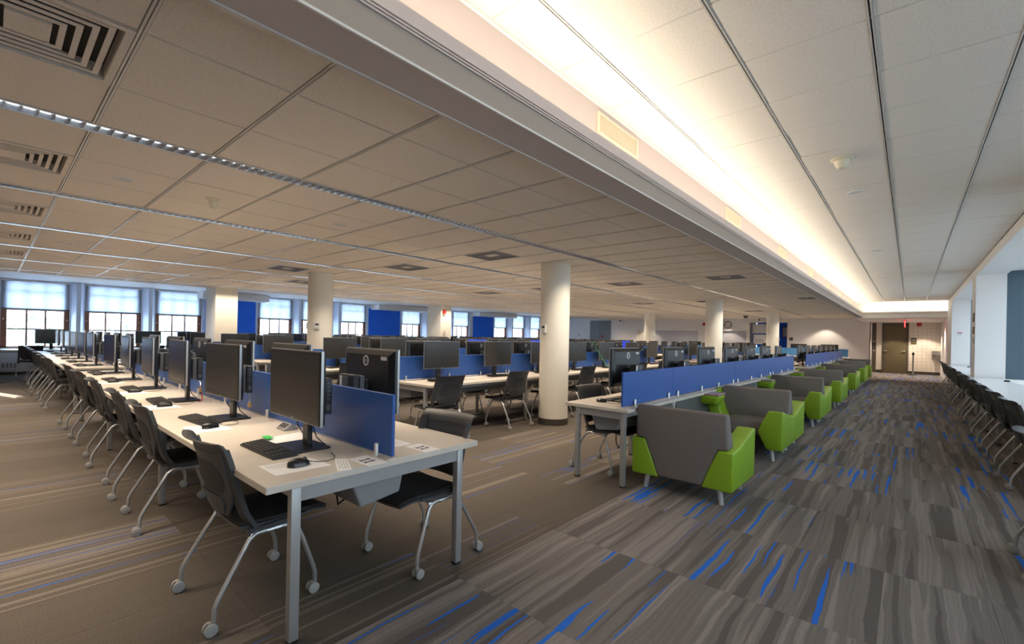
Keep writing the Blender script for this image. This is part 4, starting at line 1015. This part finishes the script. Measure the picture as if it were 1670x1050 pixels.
LIT = {('R1front', 3), ('R1front', 5), ('R1rear', 1)}
def seat_row(prefix, pts, mon_rz, chair_rz, row, det, kb=True, chairs=True, mon=True, mx=0.0, skip_chair=(), skip_mon=()):
    """pts: (monitor xy, chair xy) for every seat"""
    mrand = random.Random(hash(prefix) % 1000 if False else len(prefix) * 7 + len(row))
    for i, (mxy, cxy) in enumerate(pts):
        d = fwd(*mxy); nm = '%s from near end, %s' % (ORD[i], row)
        if mon and i not in skip_mon:
            lit = (prefix, i) in LIT
            (MOB if lit else MO).place((mxy[0], mxy[1], 0.7352), mon_rz + mrand.uniform(-0.05, 0.05), ('lit blue monitor, ' if lit else 'black flat monitor, ') + nm, 'monitor', 'desk monitors', d < det)
        if kb:
            fx, fy = math.sin(mon_rz), -math.cos(mon_rz); rx_, ry_ = math.cos(mon_rz), math.sin(mon_rz)
            KB.place((mxy[0] + fx * 0.17 + rx_ * -0.08, mxy[1] + fy * 0.17 + ry_ * -0.08, 0.7352), mon_rz + mrand.uniform(-0.08, 0.08), 'black keyboard, ' + nm, 'keyboard', 'desk keyboards', d < det)
            MS.place((mxy[0] + fx * 0.18 + rx_ * 0.24, mxy[1] + fy * 0.18 + ry_ * 0.24, 0.7352), mon_rz + mrand.uniform(-0.3, 0.3), 'black mouse, ' + nm, 'mouse', 'desk mice', d < det)
        if chairs and i not in skip_chair:
            CH.place((cxy[0], cxy[1], 0), chair_rz + mrand.uniform(-0.06, 0.06), 'charcoal caster chair, ' + nm, 'chair', 'caster chairs at the desks', fwd(*cxy) < det)

# ---- desk that runs from the camera towards the windows (and the one behind it)
AX, AY = -2.04, 1.405
desk_run('computer_desk', (AX, AY, 0), PI, 7.22, 0.625, 0.63, 'long pale double desk with blue dividers running toward the windows, closest one', 'pale double desks')
desk_run('computer_desk', (-10.03, AY, 0), PI, 7.22, 0.625, 0.63, 'second pale double desk running toward the windows, ending at the radiators', 'pale double desks')
cxs = [-2.655, -4.17, -5.11, -6.38, -7.65, -8.90]
ptsA = [((-2.62 - 1.225 * k, 1.19), (cxs[k], 0.69)) for k in range(6)]
# first seat is placed by hand below, so the rest come from the row
seat_row('A', ptsA, 0.0, 0.0, 'open carpet side of window-bound desk', 9.5, kb=False)
seat_row('Aback', [((-2.70 - 1.215 * k, 1.62), ([-2.37, -4.1, -5.2, -6.4, -7.6, -8.8][k], 2.09)) for k in range(6)], PI, PI, 'column side of window-bound desk', 9.5, kb=False, skip_chair=(2, 4))
seat_row('A2', [((-10.66 - 1.2 * k, 1.19), ([-11.1, -12.25, -13.45, -14.75, -15.9, -17.1][k], 0.62)) for k in range(6)], 0.0, 0.0, 'carpet side of second window-bound desk', 9.5)
seat_row('A2b', [((-10.66 - 1.2 * k, 1.62), (-10.9 - 1.2 * k, 2.12)) for k in range(6)], PI, PI, 'column side of second window-bound desk', 9.5, kb=False, skip_chair=(0, 1, 2, 3, 4, 5))
for k in range(6):                                        # keyboards and mice of the first desk, as they lie
    mx = ptsA[k][0][0]
    KB.place((-2.67 if k == 0 else mx - 0.03, 1.02 if k == 0 else 1.005, 0.7352), 0.02 if k == 0 else random.uniform(-0.06, 0.08), 'black keyboard, %s from near end, open carpet side of window-bound desk' % ORD[k], 'keyboard', 'desk keyboards', k < 4)
    MS.place((-2.265 if k == 0 else mx + 0.30, 1.01 if k == 0 else 0.985, 0.737), 0.05 if k == 0 else random.uniform(-0.2, 0.3), 'black mouse, %s from near end, open carpet side of window-bound desk' % ORD[k], 'mouse', 'desk mice', k < 4)
KB.place((-2.93, 1.80, 0.7352), PI, 'black keyboard, first from near end, column side of window-bound desk', 'keyboard', 'desk keyboards')
KB.place((-4.12, 1.80, 0.7352), PI, 'black keyboard, second from near end, column side of window-bound desk', 'keyboard', 'desk keyboards')

# ---- sofa-side desk row
desk_run('computer_desk', (-2.035, 3.88, 0), PI / 2, 8.42, 0.085, 0.61, 'pale single desk with blue dividers behind the first six lime sofas', 'pale single desks by the sofas', panels=[0.04, 1.23, 3.65, 6.06, 8.38], mod=1.203, modesty=True)
desk_run('computer_desk', (-2.035, 13.9, 0), PI / 2, 8.42, 0.085, 0.61, 'pale single desk with blue dividers behind the rear lime sofas', 'pale single desks by the sofas', panels=[0.04, 2.4, 4.8, 7.2, 8.38], mod=1.203, modesty=True)
sy = [4.40, 5.70, 6.92, 8.12, 9.36, 10.55, 11.76]
seat_row('S', [((-2.21, y), (-2.72, y + 0.03)) for y in sy], -PI / 2, -PI / 2, 'sofa-side desk row, front block', 9.5, mx=0.1)
seat_row('S2', [((-2.21, 14.5 + 1.2 * k), (-2.72, 14.5 + 1.2 * k)) for k in range(7)], -PI / 2, -PI / 2, 'sofa-side desk row, rear block', 9.5, chairs=True)
# ---- double rows B to F
ROWS = [(-5.355, 0.715, 0.69, 'second'), (-8.30, 0.73, 0.70, 'third'), (-11.10, 0.74, 0.70, 'fourth'), (-13.95, 0.70, 0.70, 'fifth'), (-16.75, 0.62, 0.60, 'sixth')]
for n, (x, da, db, nm) in enumerate(ROWS):
    for blk, y0 in (('front', 3.73), ('rear', 13.95)):
        br_ = None
        if n == 1: br_ = (0.93, 8.15) if blk == 'front' else (0, 5.85)
        if n == 3: br_ = (0.93, 8.15) if blk == 'front' else (0, 5.9)
        desk_run('computer_desk', (x, y0, 0), PI / 2, 8.42, da, db, 'pale double desk with blue dividers, %s row from sofas, %s block' % (nm, blk), 'pale double desks', b_range=br_)
        ys = [y0 + 0.61 + 1.2 * k for k in range(7)]
        front = blk == 'front'
        seat_row('R%d%s' % (n, blk), [((x + 0.165, y), (x + 0.90, [3.95, 5.33, 6.46, 7.35, 8.5, 9.62, 10.8][i] if n == 0 and front else y - 0.1)) for i, y in enumerate(ys)], PI / 2, PI / 2, 'sofa side, %s desk row from sofas, %s block' % (nm, blk), 9.0, kb=(n < 2 and front), chairs=(n < 3 or front), skip_chair=(6,) if (n == 0 and not front) else ())
        okb = [k for k in range(7) if br_ is None or (br_[0] + 0.3 < ys[k] - y0 < br_[1] - 0.3)]
        seat_row('Q%d%s' % (n, blk), [((x - 0.165, y), (x - 0.88, y)) for y in ys], -PI / 2, -PI / 2, 'window side, %s desk row from sofas, %s block' % (nm, blk), 9.0, kb=False, chairs=(n < 2 and front), skip_mon=[k for k in range(7) if k not in okb], skip_chair=[k for k in range(7) if k not in okb])
# ---- cross desk before the end wall, divider blue lightened as if lit
desk_run('computer_desk', (-2.05, 24.9, 0), PI, 7.2, 0.60, 0.62, 'pale cross desk with blue dividers coloured as if lit before the end wall', None, panel_mat='lit_divider', z_panel=1.10)
for k in range(6):
    MO.place((-2.75 - 1.2 * k, 25.1, 0.7352), 0.0, 'black flat monitor, %s along from the aisle, cross desk by the end wall' % ORD[k], 'monitor', 'desk monitors', False)
# ---- window bench with wide screens
desk_run('window_desk', (-18.85, 0.1, 0), PI / 2, 12.0, 0.70, 0.0, 'narrow pale desk along the radiators under the windows', None, divider=False, tray=False)
for k, y in enumerate([1.15, 3.35, 4.45, 5.7, 8.0, 10.2]):
    MO.place((-18.55, y, 0.7352), PI / 2, 'black flat monitor, %s along, desk under the windows' % ORD[k], 'monitor', 'desk monitors', False)
for k, y in enumerate([0.72, 1.05, 3.4, 4.6, 5.8]):
    if k == 1: continue
    CH.place((-17.75, y, 0), PI / 2, 'charcoal caster chair, %s along, facing the desk under the windows' % ORD[k if k == 0 else k - 1], 'chair', 'caster chairs at the desks', False)

# ---- counter along the right-hand windows
desk_run('window_counter', (0.83 + 0.62, 6.73, 0), PI / 2, 6.6, 0.0, 0.62, 'white counter with a clipped corner under the first window bay', 'white window counters', divider=False, tray=False, top='counter', mod=1.22)
desk_run('window_counter', (0.83 + 0.62, 14.25, 0), PI / 2, 6.3, 0.0, 0.62, 'white counter under the second window bay', 'white window counters', divider=False, tray=False, top='counter', mod=1.22)
q = MB(); q.box(0.84, 1.009, 13.335, 14.245, 0.70, 0.7345)
tag(obj('counter_link', q, 'counter', bevel=0.003), 'narrow white shelf joining both counters round the pier', 'shelf')
for k, y in enumerate([6.80, 7.87, 9.02, 10.22, 11.73, 12.85, 14.8, 15.9, 17.2, 18.6, 19.9]):
    CH.place((0.745, y, 0), -PI / 2 + random.uniform(-0.05, 0.05), 'charcoal caster chair, %s along the white window counters' % ORD[k], 'chair', 'caster chairs at the window counters', k < 6)
CH.place((0.56, 4.325, 0), -PI / 2, 'charcoal caster chair standing alone, only its caster in view', 'chair', 'caster chairs at the window counters')
for k, (x, y) in enumerate([(1.36, 9.6), (1.36, 12.4), (1.34, 17.0), (1.34, 19.3)]):
    root = empty('cable_grommet', (x, y, 0.735)); q = MB(); q.lathe([(0.05, 0), (0.05, 0.006), (0.035, 0.012), (0, 0.012)], (0, 0, 0), 16); obj('cap', q, 'dark', root); q = MB(); q.box(-0.035, 0.035, -0.012, 0.012, 0.012, 0.03); obj('flap', q, 'dark', root)
    tag(root, 'black cable grommet on the white counter, %s from the clipped corner' % ORD[k], 'grommet', 'counter grommets')

# ================================================================== SOFAS
SX = -1.525
plan = [(4.02, 0), (6.66, 1), (6.66, 0), (9.56, 1), (9.56, 0), (12.48, 1), (12.52, 0), (15.95, 1), (15.95, 0), (19.20, 1), (19.20, 0), (22.05, 1)]
for k, (y, turned) in enumerate(plan):
    if turned: SOFA_T.place((SX, y - 0.003, 0), PI, 'grey and lime lounge seat with tablet arm, facing the viewer, %s of the row' % ORD[k], 'sofa', 'lime lounge seats')
    else: SOFA.place((SX, y + 0.003, 0), 0.0, ('grey and lime lounge seat with its back turned, %s of the row' % ORD[k]), 'sofa', 'lime lounge seats')

# ================================================================== THINGS ON THE FIRST DESK
ZD = 0.7352
def sheet(name, pts, label, lines=None, m='paper', z=ZD, cat='paper'):
    c = Vector((sum(p[0] for p in pts) / 4, sum(p[1] for p in pts) / 4, z)); root = empty(name, c)
    q = MB(); q.prism([(p[0] - c.x, p[1] - c.y) for p in pts], 0.0, 0.0008, 'z'); obj('sheet', q, m, root)
    if lines:
        a, b, d = [Vector((pts[i][0] - c.x, pts[i][1] - c.y, 0)) for i in (0, 1, 3)]; e1, e2 = b - a, d - a
        q = MB()
        for (u0, u1, v0, v1) in lines:
            P = [a + e1 * u + e2 * v for u, v in ((u0, v0), (u1, v0), (u1, v1), (u0, v1))]; q.add([(p.x, p.y, 0.0011) for p in P], [(0, 1, 2, 3)])
        obj('print', q, 'greypc', root)
    return tag(root, label, cat)
pl = [(0.08, 0.7, 0.10 + k * 0.09, 0.112 + k * 0.09) for k in range(8)]
sheet('paper_sheet', [(-2.39, 0.87), (-2.175, 0.868), (-2.165, 1.13), (-2.36, 1.115)], 'white printed sheet under the first mouse', [(0.1, 0.45, 0.08 + k * 0.05, 0.09 + k * 0.05) for k in range(14)])
sheet('paper_sheet', [(-2.98, 1.10), (-2.77, 1.10), (-2.80, 1.29), (-3.02, 1.35)], 'white sheet half beneath the first monitor base', None)
for k in range(1, 5):
    x = ptsA[k][0][0] + 0.30
    sheet('paper_sheet', [(x - 0.14, 0.86), (x + 0.12, 0.85), (x + 0.13, 1.08), (x - 0.13, 1.07)], 'white printed sheet under the mouse of the %s seat' % ORD[k], pl, z=ZD)
sheet('instruction_card', [(-2.255, 1.19), (-2.05, 1.10), (-2.025, 1.16), (-2.22, 1.243)], 'small white typed card near the table end', [(0.15, 0.85, 0.2 + 0.2 * k, 0.24 + 0.2 * k) for k in range(4)])
def number_card(x, y, rz, label):
    root = empty('number_card', (x, y, ZD), rz); q = MB(); q.box(-0.095, 0.095, -0.055, 0.055, 0, 0.0008); obj('card', q, 'paper', root)
    q = MB()
    for s in (-0.021, 0.021):
        q.add([(s - 0.007, -0.033, 0.0012), (s + 0.007, -0.033, 0.0012), (s + 0.007, 0.033, 0.0012), (s - 0.007, 0.033, 0.0012)], [(0, 1, 2, 3)])
        q.add([(s - 0.007, 0.033, 0.0012), (s - 0.018, 0.023, 0.0012), (s - 0.018, 0.013, 0.0012), (s - 0.007, 0.021, 0.0012)], [(0, 1, 2, 3)])
        q.add([(s - 0.016, -0.033, 0.00121), (s + 0.016, -0.033, 0.00121), (s + 0.016, -0.025, 0.00121), (s - 0.016, -0.025, 0.00121)], [(0, 1, 2, 3)])
    obj('number', q, 'ink', root); tag(root, label, 'card', 'number eleven cards')
number_card(-2.11, 1.296, 0.03, 'white card numbered eleven beside the first divider clamp')
number_card(-2.13, 1.665, 0.03, 'white card numbered eleven on the column side of the divider')
sheet('paper_sheet', [(-2.42, 1.56), (-2.25, 1.57), (-2.25, 1.68), (-2.42, 1.68)], 'small white slip next to the eleven card on the column side', pl)
fitting('green_tag', (-2.95, 1.115, ZD + 0.012), [('tab', B(-0.045, 0.045, -0.012, 0.03, 0, 0.002), 'green_tag')], 'bright green tag sticking out behind the first keyboard', 'tag')
root = empty('power_outlet_box', (-3.17, 1.335, ZD), 0.0)
q = MB(); q.prism([(-0.05, 0), (0.05, 0), (0.05, 0.008), (0.0, 0.045), (-0.05, 0.01)], -0.06, 0.06, 'x'); obj('housing', q, 'steel', root, bevel=0.003)
q = MB()
for x in (-0.035, 0.0, 0.035): q.add([(x - 0.013, -0.041, 0.0182), (x + 0.013, -0.041, 0.0182), (x + 0.013, -0.008, 0.0402), (x - 0.013, -0.008, 0.0402)], [(0, 1, 2, 3)])
obj('sockets', q, 'ink', root); tag(root, 'small desktop power box between the first two monitors', 'power outlet')
# padlocks hanging from the computers of seats two and three
for k in (1, 2):
    x, y = ptsA[k][0]; root = empty('padlock', (x + 0.11, y + 0.10, ZD + 0.085))
    q = MB(); q.box(-0.018, 0.018, -0.010, 0.010, 0, 0.034); obj('body', q, 'brass', root, bevel=0.004)
    q = MB(); q.tube([(-0.011, 0, 0.03), (-0.011, 0, 0.055), (0, 0, 0.068), (0.011, 0, 0.055), (0.011, 0, 0.03)], 0.003, 8); q.tube([(0, 0, 0.066), (-0.01, 0, 0.085), (-0.02, -0.005, 0.10)], 0.003, 6); obj('shackle', q, 'chrome', root, smooth=True)
    tag(root, 'brass padlock hanging below the computer of the %s monitor' % ORD[k], 'padlock', 'brass padlocks')
x, y = ptsA[2][0]
q = MB(); q.tube([(x + 0.08, y + 0.10, ZD + 0.12), (x + 0.13, y + 0.11, ZD + 0.06), (x + 0.16, y + 0.10, ZD + 0.01), (x + 0.18, y + 0.07, ZD + 0.004)], 0.004, 6); tag(obj('network_cable', q, 'red', smooth=True), 'short red network cable behind the third monitor', 'cable')
q = MB(); q.tube([(-4.98, 8.18, 1.30), (-4.97, 8.27, 1.27), (-4.93, 8.42, 1.10), (-4.88, 8.56, 0.90), (-4.82, 8.66, 0.76), (-4.70, 8.70, 0.74), (-4.60, 8.72, 0.72), (-4.58, 8.74, 0.40), (-4.62, 8.78, 0.03)], 0.008, 8); tag(obj('network_cable', q, 'green_cable', smooth=True), 'long green network cable hanging over a monitor past the column', 'cable')
# floor cable cover near the windows
root = empty('cable_cover', (-13.9, 0.1, 0), 0.3); q = MB(); q.prism([(-0.07, 0), (0.07, 0), (0.03, 0.03), (-0.03, 0.03)], -1.3, 1.0, 'x'); obj('ramp', q, 'label', root); q = MB(); q.tube([(-0.5, 0, 0.03), (-0.4, 0.1, 0.18), (0.1, 0.2, 0.25), (0.6, 0.2, 0.1), (0.9, 0.2, 0.01)], 0.008, 6); obj('cord', q, 'cable', root)
tag(root, 'white cable cover on the carpet beside the second window-bound desk', 'cable cover')
